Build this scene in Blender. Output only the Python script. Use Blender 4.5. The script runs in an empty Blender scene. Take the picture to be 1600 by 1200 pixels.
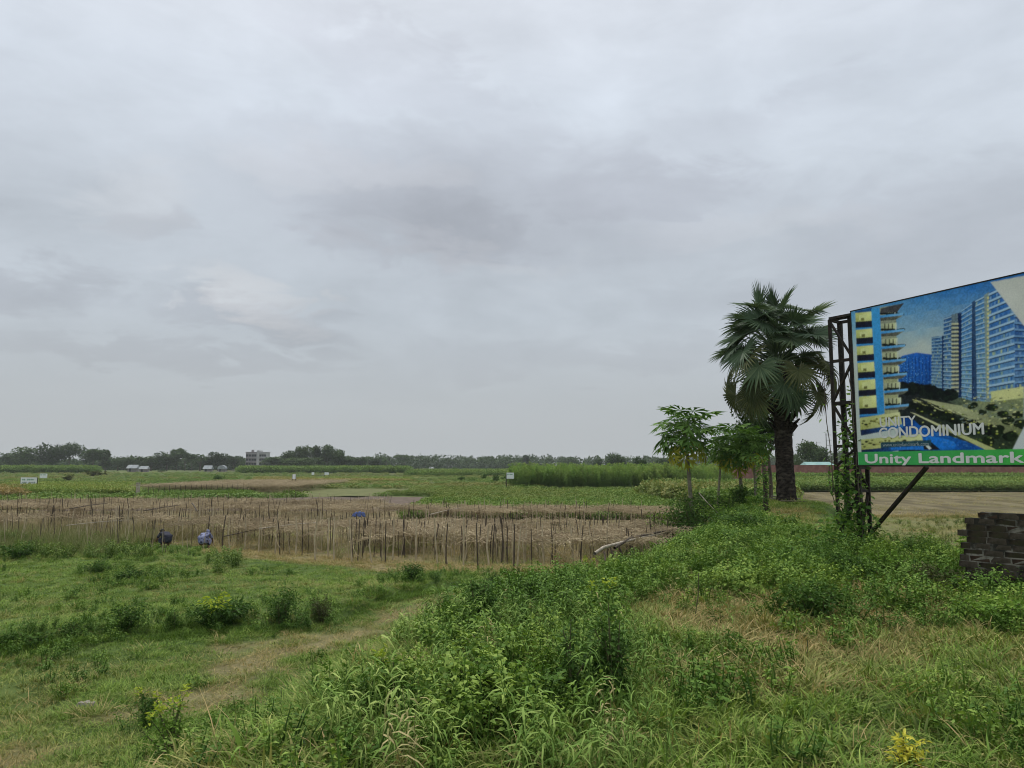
import bpy, math, random
import numpy as np
from mathutils import Vector, Matrix, Euler

random.seed(7)
RNG = np.random.default_rng(11)
S = bpy.context.scene
COL = S.collection
R = math.radians

# ------------------------------------------------------------------ camera
EYE = 3.4
PITCH = R(6.04)
F = 1200.0                       # focal length in pixels of the 1600 px wide photograph
cam_d = bpy.data.cameras.new('camera'); cam = bpy.data.objects.new('camera', cam_d); COL.objects.link(cam)
cam.location = (0, 0, EYE); cam.rotation_euler = (R(90) + PITCH, 0, 0)
cam_d.sensor_width = 36; cam_d.lens = F / 1600 * 36; cam_d.clip_start = 0.05; cam_d.clip_end = 6000
S.camera = cam
S.view_settings.view_transform = 'Standard'; S.view_settings.look = 'None'
S.view_settings.gamma = 1; S.view_settings.exposure = 0.15
try: S.view_settings.use_curve_mapping = False
except Exception: pass
S.cycles.use_denoising = True; S.cycles.pixel_filter_type = 'BLACKMAN_HARRIS'; S.cycles.filter_width = 1.05
S.cycles.max_bounces = 8; S.cycles.diffuse_bounces = 3; S.cycles.transmission_bounces = 4
S.cycles.volume_bounces = 1; S.cycles.transparent_max_bounces = 8
S.cycles.sample_clamp_indirect = 6

# ------------------------------------------------------------------ node helpers
def lin(r, g, b):
    f = lambda c: (c / 255 / 12.92) if c / 255 <= .04045 else ((c / 255 + .055) / 1.055) ** 2.4
    return (f(r), f(g), f(b), 1.0)

class NT:
    def __init__(s, tree): s.t = tree
    def n(s, typ, **kw):
        o = s.t.nodes.new(typ)
        for k, v in kw.items(): setattr(o, k, v)
        return o
    def put(s, sock, v):
        if v is None: return
        if hasattr(v, 'is_linked') or hasattr(v, 'links'): s.t.links.new(v, sock)
        else: sock.default_value = v
    def m(s, op, a, b=None, c=None, clamp=False):
        o = s.n('ShaderNodeMath', operation=op); o.use_clamp = clamp
        s.put(o.inputs[0], a); s.put(o.inputs[1], b); s.put(o.inputs[2], c)
        return o.outputs[0]
    def mix(s, f, a, b, blend='MIX'):
        o = s.n('ShaderNodeMix', data_type='RGBA', blend_type=blend)
        s.put(o.inputs['Factor'], f); s.put(o.inputs[6], a); s.put(o.inputs[7], b)
        return o.outputs[2]
    def noise(s, vec, scale, detail=4, rough=.55, dist=0.0):
        o = s.n('ShaderNodeTexNoise')
        s.put(o.inputs['Vector'], vec); o.inputs['Scale'].default_value = scale
        o.inputs['Detail'].default_value = detail; o.inputs['Roughness'].default_value = rough
        o.inputs['Distortion'].default_value = dist
        return o.outputs['Fac']
    def ss(s, x, a, b):
        o = s.n('ShaderNodeMapRange', interpolation_type='SMOOTHSTEP')
        s.put(o.inputs['Value'], x); o.inputs['From Min'].default_value = a; o.inputs['From Max'].default_value = b
        return o.outputs[0]
    def attr(s, name, typ='GEOMETRY'):
        o = s.n('ShaderNodeAttribute', attribute_type=typ); o.attribute_name = name
        return o

# ------------------------------------------------------------------ sky
SUN_EL, SUN_AZ = R(58), R(-25)          # azimuth from +Y towards +X
W = bpy.data.worlds.new('World'); S.world = W; W.use_nodes = True
T = NT(W.node_tree); W.node_tree.nodes.clear()
sky = T.n('ShaderNodeTexSky', sky_type='NISHITA'); sky.sun_disc = False
sky.sun_elevation = SUN_EL; sky.sun_rotation = SUN_AZ; sky.dust_density = 3; sky.altitude = 10
bg1 = T.n('ShaderNodeBackground'); T.put(bg1.inputs[0], sky.outputs[0]); bg1.inputs[1].default_value = .1
tc = T.n('ShaderNodeTexCoord'); sep = T.n('ShaderNodeSeparateXYZ'); T.put(sep.inputs[0], tc.outputs['Generated'])
dx, dy, dz = sep.outputs
el = T.m('ARCSINE', dz); az = T.m('ARCTAN2', dx, dy)
den = T.m('ADD', T.m('MAXIMUM', dz, 0.0), 0.22)
cmb = T.n('ShaderNodeCombineXYZ'); T.put(cmb.inputs[0], T.m('DIVIDE', dx, den)); T.put(cmb.inputs[1], T.m('DIVIDE', dy, den)); cmb.inputs[2].default_value = 3.7
n1 = T.noise(cmb.outputs[0], 1.15, 7, .55, .5)
n2 = T.noise(cmb.outputs[0], 3.1, 6, .6, .3)
cmb3 = T.n('ShaderNodeCombineXYZ'); T.put(cmb3.inputs[0], az); T.put(cmb3.inputs[1], T.m('MULTIPLY', el, 2.6)); cmb3.inputs[2].default_value = 1.3
n3 = T.noise(cmb3.outputs[0], 2.6, 7, .58, .4)
n4 = T.noise(cmb3.outputs[0], 9.0, 6, .6, .6)
wob = T.m('SUBTRACT', n3, .5); wob2 = T.m('SUBTRACT', n4, .5)
azw = T.m('ADD', az, T.m('ADD', T.m('MULTIPLY', wob, .52), T.m('MULTIPLY', wob2, .13)))
elw = T.m('ADD', el, T.m('ADD', T.m('MULTIPLY', wob2, .09), T.m('MULTIPLY', T.m('SUBTRACT', n2, .5), .10)))
def px_dir(px, py):
    u = (px - 800) / F; v = (600 - py) / F
    y = math.cos(PITCH) - v * math.sin(PITCH); z = math.sin(PITCH) + v * math.cos(PITCH)
    l = math.sqrt(u * u + y * y + z * z)
    return math.atan2(u, y), math.asin(z / l)
def cloud(px, py, wpx, hpx, tilt=0.0, flat=False):
    """one bank of cloud at its own direction: soft, ragged on the top, flatter below"""
    a0, e0 = px_dir(px, py)
    a = T.m('SUBTRACT', azw, a0); e = T.m('SUBTRACT', elw, e0)
    ct, st = math.cos(R(tilt)), math.sin(R(tilt))
    p = T.m('ADD', T.m('MULTIPLY', a, ct), T.m('MULTIPLY', e, st))
    q = T.m('SUBTRACT', T.m('MULTIPLY', e, ct), T.m('MULTIPLY', a, st))
    r2 = T.m('ADD', T.m('POWER', T.m('ABSOLUTE', T.m('DIVIDE', p, wpx / F)), 2.0), T.m('POWER', T.m('ABSOLUTE', T.m('DIVIDE', q, hpx / F)), 2.0))
    return T.ss(r2, 1.0, 0.0)
dark = None
for args, k in [((630, 345, 330, 80, -9), .9), ((960, 300, 300, 72, -2), .9), ((1480, 360, 330, 95, 4), .5), ((760, 310, 600, 130, -3), .62), ((690, 372, 200, 26, -8), .85), ((1010, 330, 210, 22, 0), .8),
                ((60, 445, 170, 40, 0), .6), ((430, 500, 200, 34, -8), .55), ((1230, 470, 210, 50, 0), .4), ((640, 120, 330, 55, -20), .35),
                ((300, 560, 330, 26, 0), .4), ((1010, 560, 380, 40, 0), .3), ((180, 345, 90, 22, 12), .35), ((1150, 190, 200, 46, 8), .3)]:
    c = T.m('MULTIPLY', cloud(*args), k)
    dark = c if dark is None else T.m('MAXIMUM', dark, c)
lite = None
for args, k in [((420, 468, 150, 34, -16), 1.0), ((540, 258, 170, 40, -6), .45), ((115, 300, 130, 70, 0), .5), ((700, 395, 260, 26, -10), .4), ((1180, 360, 280, 40, 0), .35), ((380, 255, 160, 40, 0), .4)]:
    c = T.m('MULTIPLY', cloud(*args), k)
    lite = c if lite is None else T.m('MAXIMUM', lite, c)
ramp = T.n('ShaderNodeValToRGB'); cr = ramp.color_ramp
T.put(ramp.inputs[0], T.m('DIVIDE', T.m('MAXIMUM', el, 0.0), 1.5708))
for i, (p, c) in enumerate([(0.0, (173, 178, 182)), (.055, (174, 180, 185)), (.12, (181, 189, 197)), (.2, (189, 197, 206)), (.29, (200, 208, 218)), (.37, (208, 214, 223)), (.58, (250, 252, 255)), (1.0, (290, 292, 298))]):
    e = cr.elements[i] if i < 2 else cr.elements.new(p)
    e.position = p; e.color = lin(*c)
base = ramp.outputs[0]
var = T.m('ADD', T.m('MULTIPLY', T.m('SUBTRACT', n1, .5), .46), T.m('ADD', T.m('MULTIPLY', wob, .40), T.m('MULTIPLY', wob2, .19)))
var = T.m('MULTIPLY', var, T.ss(el, .02, .22))
var = T.m('ADD', var, T.m('MULTIPLY', T.m('SUBTRACT', n2, .5), T.m('MULTIPLY', T.ss(el, .06, .3), .22)))
val = T.m('ADD', T.m('ADD', 1.0, var), T.m('SUBTRACT', T.m('MULTIPLY', lite, .10), T.m('MULTIPLY', dark, T.m('ADD', .205, T.m('MULTIPLY', wob2, .35)))))
cc = T.n('ShaderNodeCombineColor'); [T.put(cc.inputs[i], val) for i in range(3)]
skyc = T.mix(1.0, base, cc.outputs[0], 'MULTIPLY')
skyc = T.mix(T.m('MULTIPLY', dark, .8), skyc, T.mix(1.0, skyc, (1.01, .982, 1.0, 1), 'MULTIPLY'))
skyc = T.mix(T.m('MULTIPLY', lite, .7), skyc, T.mix(1.0, skyc, (1.06, 1.0, .95, 1), 'MULTIPLY'))
bg2 = T.n('ShaderNodeBackground'); T.put(bg2.inputs[0], skyc); bg2.inputs[1].default_value = 1.0
mx = T.n('ShaderNodeMixShader'); mx.inputs[0].default_value = .95
T.put(mx.inputs[1], bg1.outputs[0]); T.put(mx.inputs[2], bg2.outputs[0])
wo = T.n('ShaderNodeOutputWorld'); T.put(wo.inputs[0], mx.outputs[0])

sun_d = bpy.data.lights.new('sun', 'SUN'); sun = bpy.data.objects.new('sun', sun_d); COL.objects.link(sun)
sun_d.energy = 1.5; sun_d.angle = R(11); sun_d.color = (1, .96, .89)
sdir = Vector((math.sin(SUN_AZ) * math.cos(SUN_EL), math.cos(SUN_AZ) * math.cos(SUN_EL), math.sin(SUN_EL)))
sun.rotation_euler = sdir.to_track_quat('Z', 'Y').to_euler(); sun.location = (0, 0, 60)

# ------------------------------------------------------------------ geometry helpers
def ray(px, py):
    u = (px - 800) / F; v = (600 - py) / F
    return np.array([u, math.cos(PITCH) - v * math.sin(PITCH), math.sin(PITCH) + v * math.cos(PITCH)])
def at(px, py, Y):
    d = ray(px, py); return np.array([0, 0, EYE]) + d * (Y / d[1])
def vnoise(x, y, seed=0):
    x = np.asarray(x, float); y = np.asarray(y, float)
    xi = np.floor(x).astype(np.int64); yi = np.floor(y).astype(np.int64); xf = x - xi; yf = y - yi
    def hsh(a, b):
        v = (a * 374761393 + b * 668265263 + seed * 974634777) & 0x7fffffff
        v = ((v ^ (v >> 13)) * 1274126177) & 0x7fffffff
        return ((v ^ (v >> 16)) & 0xffff) / 65535.0
    u = xf * xf * (3 - 2 * xf); w = yf * yf * (3 - 2 * yf)
    a = hsh(xi, yi) * (1 - u) + hsh(xi + 1, yi) * u; b = hsh(xi, yi + 1) * (1 - u) + hsh(xi + 1, yi + 1) * u
    return a * (1 - w) + b * w
def fbm(x, y, seed=0, o=4):
    s = 0; a = .5
    for i in range(o):
        s = s + a * vnoise(np.asarray(x) * 2 ** i, np.asarray(y) * 2 ** i, seed + i); a *= .5
    return s / (1 - .5 ** o)
def sst(t):
    t = np.clip(t, 0, 1); return t * t * (3 - 2 * t)
LY = [-60, 0, 5, 8.5, 12.5, 23, 30, 45, 70]; LX = [-2.0, -1.6, -1.15, -.15, 2.4, 7.0, 9.8, 15, 25]
RY = [-60, 0, 9.6, 15, 18, 22, 30, 36, 45, 70]; RX = [10, 10, 9.2, 8.0, 8.0, 8.3, 11.9, 13.2, 15.3, 22]
PALM = at(1229, 781, 30.0)
def flat(px, py, z=.12):
    d = ray(px, py); return (np.array([0, 0, EYE]) + d * ((z - EYE) / d[2]))[:2]
LEDGE = np.array([flat(*p) for p in ((-300, 1040), (0, 1012), (70, 1001), (140, 992), (250, 986), (340, 980), (430, 976), (520, 963), (600, 934), (680, 915))])
def h(x, y):
    x = np.asarray(x, float); y = np.asarray(y, float)
    L = np.interp(y, LY, LX); Rr = np.interp(y, RY, RX)
    wob = (fbm(x * .35, y * .35, 5) - .5) * 1.4
    z = 1.68 * sst((x + wob - (L - 3.6)) / 3.6) * sst((Rr + 2.8 - x + wob * .6) / 2.8) * sst((60 - y) / 14)
    z = z + .32 * np.exp(-((x - PALM[0]) ** 2 + (y - 30) ** 2) / 14)
    z = z + .3 * sst((13 - y) / 9) * sst((L - x) / 3)
    ly = np.interp(x, LEDGE[:, 0], LEDGE[:, 1]); z = z + .17 * sst((y - ly + (fbm(x * 1.3, y * 1.3, 61) - .5) * .7) / .4) * sst((ly + 7 - y) / 6) * sst((L - 1.5 - x) / 1.5)
    near = sst((70 - y) / 30)
    z = z + near * ((fbm(x * .9, y * .9, 21) - .5) * .16 + (fbm(x * 3, y * 3, 31, 2) - .5) * .05)
    return z
def gnd(px, py):
    d = ray(px, py); o = np.array([0, 0, EYE]); t = 1.5; last = t
    while t < 900:
        p = o + d * t
        if p[2] < float(h(p[0], p[1])):
            a, b = last, t
            for _ in range(24):
                m_ = (a + b) / 2; q = o + d * m_
                if q[2] < float(h(q[0], q[1])): b = m_
                else: a = m_
            q = o + d * b; q[2] = float(h(q[0], q[1])); return q
        last = t; t *= 1.012
    return o + d * 900
def poly_world(pts): return np.array([gnd(*p)[:2] for p in pts])
def inpoly(P, poly):
    x, y = P[:, 0], P[:, 1]; r = np.zeros(len(P), bool); n = len(poly)
    for i in range(n):
        x1, y1 = poly[i]; x2, y2 = poly[(i + 1) % n]
        if y1 == y2: continue
        c = ((y1 > y) != (y2 > y)) & (x < (x2 - x1) * (y - y1) / (y2 - y1) + x1)
        r ^= c
    return r
def polydist(P, line):
    d = np.full(len(P), 1e9)
    for a, b in zip(line[:-1], line[1:]):
        ab = b - a; t = np.clip(((P - a) @ ab) / (ab @ ab), 0, 1)
        d = np.minimum(d, np.linalg.norm(P - (a + t[:, None] * ab), axis=1))
    return d

class MB:
    """collects verts and faces of mixed size"""
    def __init__(s): s.v = []; s.f = {3: [], 4: []}; s.mi = {3: [], 4: []}; s.var = {3: [], 4: []}; s.n = 0
    def add(s, v, f, var=None, mi=0):
        v = np.asarray(v, float).reshape(-1, 3); f = np.asarray(f, int)
        if len(f) == 0: return
        k = f.shape[1]
        s.v.append(v); s.f[k].append(f + s.n); s.n += len(v)
        s.var[k].append(np.broadcast_to(np.asarray(.5 if var is None else var, float), (len(f),)))
        s.mi[k].append(np.full(len(f), mi))
    def box(s, c, size, rot=None, **k):
        sx, sy, sz = np.array(size) / 2
        v = np.array([[x, y, z] for x in (-sx, sx) for y in (-sy, sy) for z in (-sz, sz)])
        if rot is not None: v = v @ np.array(rot).T
        s.add(v + np.array(c), [[0, 1, 3, 2], [4, 6, 7, 5], [0, 4, 5, 1], [2, 3, 7, 6], [0, 2, 6, 4], [1, 5, 7, 3]], **k)
    def bar(s, p, q, w, hgt=None, **k):
        p = np.array(p, float); q = np.array(q, float); d = q - p; l = np.linalg.norm(d); d /= l
        up = np.array([0, 0, 1.]) if abs(d[2]) < .95 else np.array([.42, -.9, 0])
        a = np.cross(d, up); a /= np.linalg.norm(a); b = np.cross(a, d)
        s.box((p + q) / 2, (l, w, hgt or w), np.stack([d, a, b], 1), **k)
    def tube(s, pts, rad, n=6, cap=True, **k):
        pts = np.asarray(pts, float); m = len(pts); rad = np.broadcast_to(rad, (m,))
        V = []
        for i in range(m):
            d = pts[min(i + 1, m - 1)] - pts[max(i - 1, 0)]; d = d / (np.linalg.norm(d) + 1e-9)
            up = np.array([0, 0, 1.]) if abs(d[2]) < .9 else np.array([1., 0, 0])
            a = np.cross(d, up); a /= np.linalg.norm(a); b = np.cross(a, d)
            t = np.linspace(0, 2 * np.pi, n, endpoint=False)
            V.append(pts[i] + rad[i] * (np.cos(t)[:, None] * a + np.sin(t)[:, None] * b))
        V = np.concatenate(V); f = []
        for i in range(m - 1):
            for j in range(n):
                f.append([i * n + j, i * n + (j + 1) % n, (i + 1) * n + (j + 1) % n, (i + 1) * n + j])
        s.add(V, f, **k)
        if cap:
            c = len(V); s.add(np.vstack([V[-n:], pts[-1:]]), [[j, (j + 1) % n, n] for j in range(n)], **k)
    def leaves(s, P, D, ln, wd, var, rng, fold=.25, curl=.0, mi=0):
        """pointed leaves: base, two sides, tip"""
        n = len(P); D = D / (np.linalg.norm(D, axis=1, keepdims=True) + 1e-9)
        up = rng.normal(0, .45, (n, 3)) + np.array([0, 0, 1.])
        a = np.cross(D, up); a /= (np.linalg.norm(a, axis=1, keepdims=True) + 1e-9); nn = np.cross(a, D)
        ln = np.broadcast_to(ln, (n,))[:, None]; wd = np.broadcast_to(wd, (n,))[:, None]
        mid = P + D * ln * .42
        v = np.stack([P, mid + a * wd * .5 + nn * wd * fold, P + D * ln - nn * ln * curl, mid - a * wd * .5 + nn * wd * fold], 1).reshape(-1, 3)
        i = np.arange(n)[:, None] * 4
        s.add(v, i + np.array([[0, 1, 2, 3]]), var=var, mi=mi)
    def mesh(s, name, mats, smooth=False):
        me = bpy.data.meshes.new(name)
        V = np.concatenate(s.v) if s.v else np.zeros((0, 3))
        fl = [np.concatenate(s.f[k]) for k in (3, 4) if s.f[k]]
        vr = np.concatenate([np.concatenate(s.var[k]) for k in (3, 4) if s.f[k]])
        mi = np.concatenate([np.concatenate(s.mi[k]) for k in (3, 4) if s.f[k]])
        me.vertices.add(len(V)); me.vertices.foreach_set('co', V.ravel())
        nl = sum(f.size for f in fl); npol = sum(len(f) for f in fl)
        me.loops.add(nl); me.loops.foreach_set('vertex_index', np.concatenate([f.ravel() for f in fl]).astype(np.int32))
        tot = np.concatenate([np.full(len(f), f.shape[1]) for f in fl]); st = np.concatenate([[0], np.cumsum(tot)[:-1]])
        me.polygons.add(npol); me.polygons.foreach_set('loop_start', st.astype(np.int32))
        me.polygons.foreach_set('material_index', mi.astype(np.int32))
        at_ = me.attributes.new('var', 'FLOAT', 'FACE'); at_.data.foreach_set('value', vr.astype(np.float32))
        me.update(calc_edges=True); me.validate()
        for m_ in (mats if isinstance(mats, (list, tuple)) else [mats]): me.materials.append(m_)
        me.polygons.foreach_set('use_smooth', np.full(npol, bool(smooth)))
        return me
    def obj(s, name, mats, parent=None, loc=None, smooth=False, link=True):
        return link_mesh(name, s.mesh(name, mats, smooth), parent, loc, link)
def link_mesh(name, me, parent=None, loc=None, link=True):
    o = bpy.data.objects.new(name, me)
    if link: COL.objects.link(o)
    if parent is not None: o.parent = parent
    if loc is not None: o.location = loc
    return o
def tag(o, label=None, cat=None, group=None, kind=None):
    if label: o['label'] = label
    if cat: o['category'] = cat
    if group: o['group'] = group
    if kind: o['kind'] = kind
    return o
def thing(name, label, cat, loc=(0, 0, 0), rz=0.0, group=None):
    o = bpy.data.objects.new(name, None); COL.objects.link(o); o.empty_display_size = .2
    o.location = loc; o.rotation_euler = (0, 0, rz)
    return tag(o, label, cat, group)
def copy_thing(o, parent=None):
    c = o.copy(); COL.objects.link(c)
    if parent is not None: c.parent = parent
    for ch in list(o.children): copy_thing(ch, c)
    return c

# ------------------------------------------------------------------ materials
def new_mat(name):
    m = bpy.data.materials.new(name); m.use_nodes = True; m.node_tree.nodes.clear()
    return m, NT(m.node_tree)
def out(t, sh):
    o = t.n('ShaderNodeOutputMaterial'); t.put(o.inputs[0], sh)
def surf(name, c1, c2=None, rough=.7, spec=.3, scale=6, detail=5, bump=0.0, metal=0.0, c3=None, coord='Object', stretch=None, lo=.35, hi=.65):
    m, t = new_mat(name); tcn = t.n('ShaderNodeTexCoord'); v = tcn.outputs[coord]
    if stretch:
        mp = t.n('ShaderNodeMapping'); t.put(mp.inputs[0], v); mp.inputs['Scale'].default_value = stretch; v = mp.outputs[0]
    nf = t.noise(v, scale, detail, .6)
    col = t.mix(t.ss(nf, lo, hi), (*c1, 1), (*(c2 or c1), 1))
    if c3: col = t.mix(t.ss(t.noise(v, scale * .37, 4, .6), .5, .72), col, (*c3, 1))
    p = t.n('ShaderNodeBsdfPrincipled'); t.put(p.inputs['Base Color'], col)
    p.inputs['Roughness'].default_value = rough; p.inputs['Metallic'].default_value = metal
    p.inputs['Specular IOR Level'].default_value = spec
    if bump:
        b = t.n('ShaderNodeBump'); b.inputs['Strength'].default_value = bump; b.inputs['Distance'].default_value = .02
        t.put(b.inputs['Height'], t.noise(v, scale * 3, 5, .65)); t.put(p.inputs['Normal'], b.outputs[0])
    out(t, p.outputs[0]); return m
def leafmat(name, c0, c1, c2=None, rough=.65, spec=.09, trans=.17, dry=(.36, .27, .12), inst=True, wv=.55):
    """foliage: colour runs c0 -> c1 (-> c2) by leaf and by plant, and to dry straw with the plant's own dryness"""
    m, t = new_mat(name)
    va = t.attr('var').outputs['Fac']
    if inst:
        ti = t.attr('tint', 'INSTANCER').outputs['Fac']; dr = t.attr('dry', 'INSTANCER').outputs['Fac']
    else:
        ti = t.n('ShaderNodeObjectInfo').outputs['Random']; dr = None
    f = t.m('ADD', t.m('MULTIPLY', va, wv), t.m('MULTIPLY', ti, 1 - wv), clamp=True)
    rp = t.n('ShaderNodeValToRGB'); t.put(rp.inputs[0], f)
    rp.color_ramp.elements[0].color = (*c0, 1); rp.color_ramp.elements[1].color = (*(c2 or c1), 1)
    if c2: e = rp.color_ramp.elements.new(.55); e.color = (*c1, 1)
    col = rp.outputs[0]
    if dr is not None:
        dd = t.m('ADD', dr, t.m('MULTIPLY', t.m('SUBTRACT', va, .5), t.m('MULTIPLY', dr, .9)), clamp=True)
        dcol = t.mix(va, (dry[0] * .6, dry[1] * .58, dry[2] * .55, 1), (dry[0] * 1.25, dry[1] * 1.25, dry[2] * 1.25, 1))
        col = t.mix(dd, col, dcol)
    p = t.n('ShaderNodeBsdfPrincipled'); t.put(p.inputs['Base Color'], col)
    p.inputs['Roughness'].default_value = rough; p.inputs['Specular IOR Level'].default_value = spec
    tr = t.n('ShaderNodeBsdfTranslucent'); t.put(tr.inputs[0], t.mix(1.0, col, (1.1, 1.15, .7, 1), 'MULTIPLY'))
    mxs = t.n('ShaderNodeMixShader'); mxs.inputs[0].default_value = trans
    t.put(mxs.inputs[1], p.outputs[0]); t.put(mxs.inputs[2], tr.outputs[0]); out(t, mxs.outputs[0]); return m

M = {}
M['grass'] = leafmat('grass_blades', (.045, .095, .018), (.185, .30, .05), (.40, .48, .12), dry=(.42, .32, .15))
M['broad'] = leafmat('broad_grass', (.05, .11, .022), (.18, .295, .062), (.42, .51, .15), rough=.65, spec=.06, dry=(.42, .36, .17))
M['weed'] = leafmat('weed_leaves', (.03, .075, .016), (.12, .225, .038), (.32, .43, .085), rough=.55)
M['crop'] = leafmat('crop_leaves', (.07, .135, .03), (.15, .245, .055), (.30, .36, .09))
M['dryvine'] = leafmat('dry_vines', (.24, .185, .115), (.47, .385, .25), (.62, .53, .36), rough=.85, spec=.08, trans=.12, dry=(.13, .095, .06))
M['bush'] = leafmat('bush_leaves', (.022, .055, .012), (.07, .14, .028), (.14, .24, .05), inst=False, wv=.8)
M['bush_light'] = leafmat('light_bush_leaves', (.07, .14, .022), (.16, .28, .045), (.30, .42, .08), inst=False, wv=.8)
M['bush_brown'] = leafmat('brownish_bush_leaves', (.05, .055, .02), (.10, .115, .045), (.16, .17, .06), inst=False, wv=.8)
M['shoot'] = leafmat('yellow_new_leaves', (.24, .32, .03), (.40, .48, .05), (.58, .62, .10), inst=False, wv=.8, trans=.3)
M['yellow'] = leafmat('golden_leaves', (.42, .40, .04), (.62, .58, .08), (.78, .72, .16), inst=False, wv=.8, trans=.3)
M['palm'] = leafmat('palm_fronds', (.04, .068, .038), (.09, .14, .075), (.20, .26, .14), inst=False, wv=.5, rough=.5, trans=.12)
M['palm_old'] = leafmat('old_palm_fronds', (.035, .05, .022), (.075, .09, .036), (.145, .155, .062), inst=False, wv=.5, rough=.55, trans=.12)
M['papaya'] = leafmat('papaya_leaves', (.055, .125, .026), (.13, .245, .05), (.24, .38, .085), inst=False, wv=.5, trans=.28)
M['papaya_y'] = leafmat('yellowing_papaya_leaves', (.22, .24, .03), (.38, .38, .05), (.50, .48, .08), inst=False, wv=.5, trans=.28)
M['tree_dark'] = leafmat('dark_tree_leaves', (.018, .038, .014), (.045, .082, .028), (.085, .135, .045), inst=False, wv=.75, trans=.12)
M['tree_far'] = leafmat('far_tree_leaves', (.026, .05, .02), (.065, .11, .038), (.12, .175, .06), inst=False, wv=.7, trans=.1)
M['tree_light'] = leafmat('light_tree_leaves', (.04, .075, .025), (.08, .13, .04), (.14, .19, .065), inst=False, wv=.7, trans=.1)
M['vine'] = leafmat('climber_leaves', (.035, .085, .018), (.11, .215, .04), (.26, .38, .085), inst=False, wv=.85, trans=.25)
M['reed'] = leafmat('reedy_grass', (.07, .105, .03), (.16, .20, .065), (.30, .31, .13), dry=(.34, .275, .165))
M['jute'] = leafmat('jute_leaves', (.09, .17, .045), (.20, .32, .085), (.32, .44, .13), trans=.35)
M['stem'] = surf('green_stems', (.07, .09, .03), (.12, .11, .05), scale=9)
M['bark'] = surf('bark', (.07, .055, .04), (.13, .11, .085), rough=.9, scale=8, bump=.5, stretch=(1, 1, .25))
M['palm_trunk'] = surf('palm_trunk', (.012, .010, .009), (.045, .037, .030), rough=.95, spec=.1, scale=7, bump=.8, c3=(.085, .072, .058), stretch=(1, 1, 2.2))
M['papaya_trunk'] = surf('papaya_trunk', (.15, .13, .09), (.24, .22, .16), rough=.85, scale=10, bump=.4, c3=(.10, .12, .06))
M['steel'] = surf('rusty_steel', (.012, .011, .010), (.03, .024, .019), rough=.75, spec=.25, scale=14, bump=.3, c3=(.04, .024, .016))
M['stake_dark'] = surf('dark_bamboo', (.045, .035, .025), (.115, .09, .064), rough=.85, scale=12, stretch=(1, 1, .3))
M['stake_pale'] = surf('pale_bamboo', (.34, .28, .18), (.54, .46, .31), rough=.75, scale=12, stretch=(1, 1, .3), c3=(.15, .11, .07))
M['pole_grey'] = surf('weathered_pole', (.30, .26, .20), (.48, .43, .34), rough=.8, scale=10, c3=(.14, .11, .08))
M['brick'] = surf('mossy_black_brick', (.022, .019, .014), (.058, .046, .034), rough=.95, spec=.1, scale=7, bump=.5, c3=(.035, .04, .016))
M['brick_red'] = surf('dull_red_brick', (.035, .024, .017), (.07, .045, .032), rough=.95, spec=.1, scale=7, bump=.15, c3=(.02, .02, .012))
M['brick_grey'] = surf('sooty_grey_brick', (.038, .032, .025), (.095, .078, .06), rough=.95, spec=.1, scale=6, bump=.5, c3=(.02, .022, .013))
M['mortar'] = surf('old_mortar', (.03, .029, .024), (.24, .23, .19), rough=.95, spec=.1, scale=3.5, bump=.3, lo=.45, hi=.65)
M['wall_red'] = surf('red_brick_wall', (.20, .085, .068), (.27, .13, .105), rough=.9, scale=.9, c3=(.15, .075, .06))
M['plank'] = surf('weathered_planks', (.16, .13, .10), (.34, .30, .25), rough=.85, scale=5, stretch=(.3, 4, 4), c3=(.08, .065, .05))
M['sign_white'] = surf('white_sign_paint', (.70, .74, .72), (.80, .82, .80), rough=.5, scale=2)
M['sign_text'] = surf('faded_green_print', (.16, .32, .22), (.24, .40, .28), rough=.5, scale=2)
M['sign_grey'] = surf('grey_print', (.25, .30, .29), (.33, .38, .36), rough=.5, scale=2)
M['concrete'] = surf('grey_concrete', (.20, .185, .185), (.27, .25, .245), rough=.85, scale=.4)
M['white_plaster'] = surf('white_plaster', (.36, .36, .355), (.46, .46, .45), rough=.8, scale=.5)
M['glass_dark'] = surf('dark_window', (.035, .04, .05), (.06, .065, .075), rough=.25, spec=.5, scale=1)
M['tin'] = surf('pale_tin_roof', (.22, .245, .26), (.32, .345, .35), rough=.45, scale=.6, metal=.1)
M['tin_teal'] = surf('teal_tin_roof', (.20, .36, .34), (.30, .46, .43), rough=.5, scale=.4)
M['pole_conc'] = surf('concrete_pole', (.20, .20, .20), (.28, .28, .27), rough=.8, scale=2)
M['skin'] = surf('brown_skin', (.16, .085, .05), (.20, .11, .07), rough=.55, scale=6)
M['hair'] = surf('black_hair', (.012, .01, .009), (.02, .017, .015), rough=.5, scale=20)
M['navy'] = surf('dark_navy_cloth', (.02, .022, .035), (.05, .052, .075), rough=.9, scale=9, c3=(.16, .17, .16))
M['tarp'] = surf('blue_tarp', (.055, .085, .22), (.09, .13, .30), rough=.5, scale=3)
M['stone'] = surf('pale_stone', (.22, .20, .16), (.36, .33, .27), rough=.9, scale=9, bump=.4)
M['dark_heap'] = surf('dark_straw_heap', (.035, .028, .022), (.075, .06, .045), rough=.95, scale=6, bump=.6)
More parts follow.
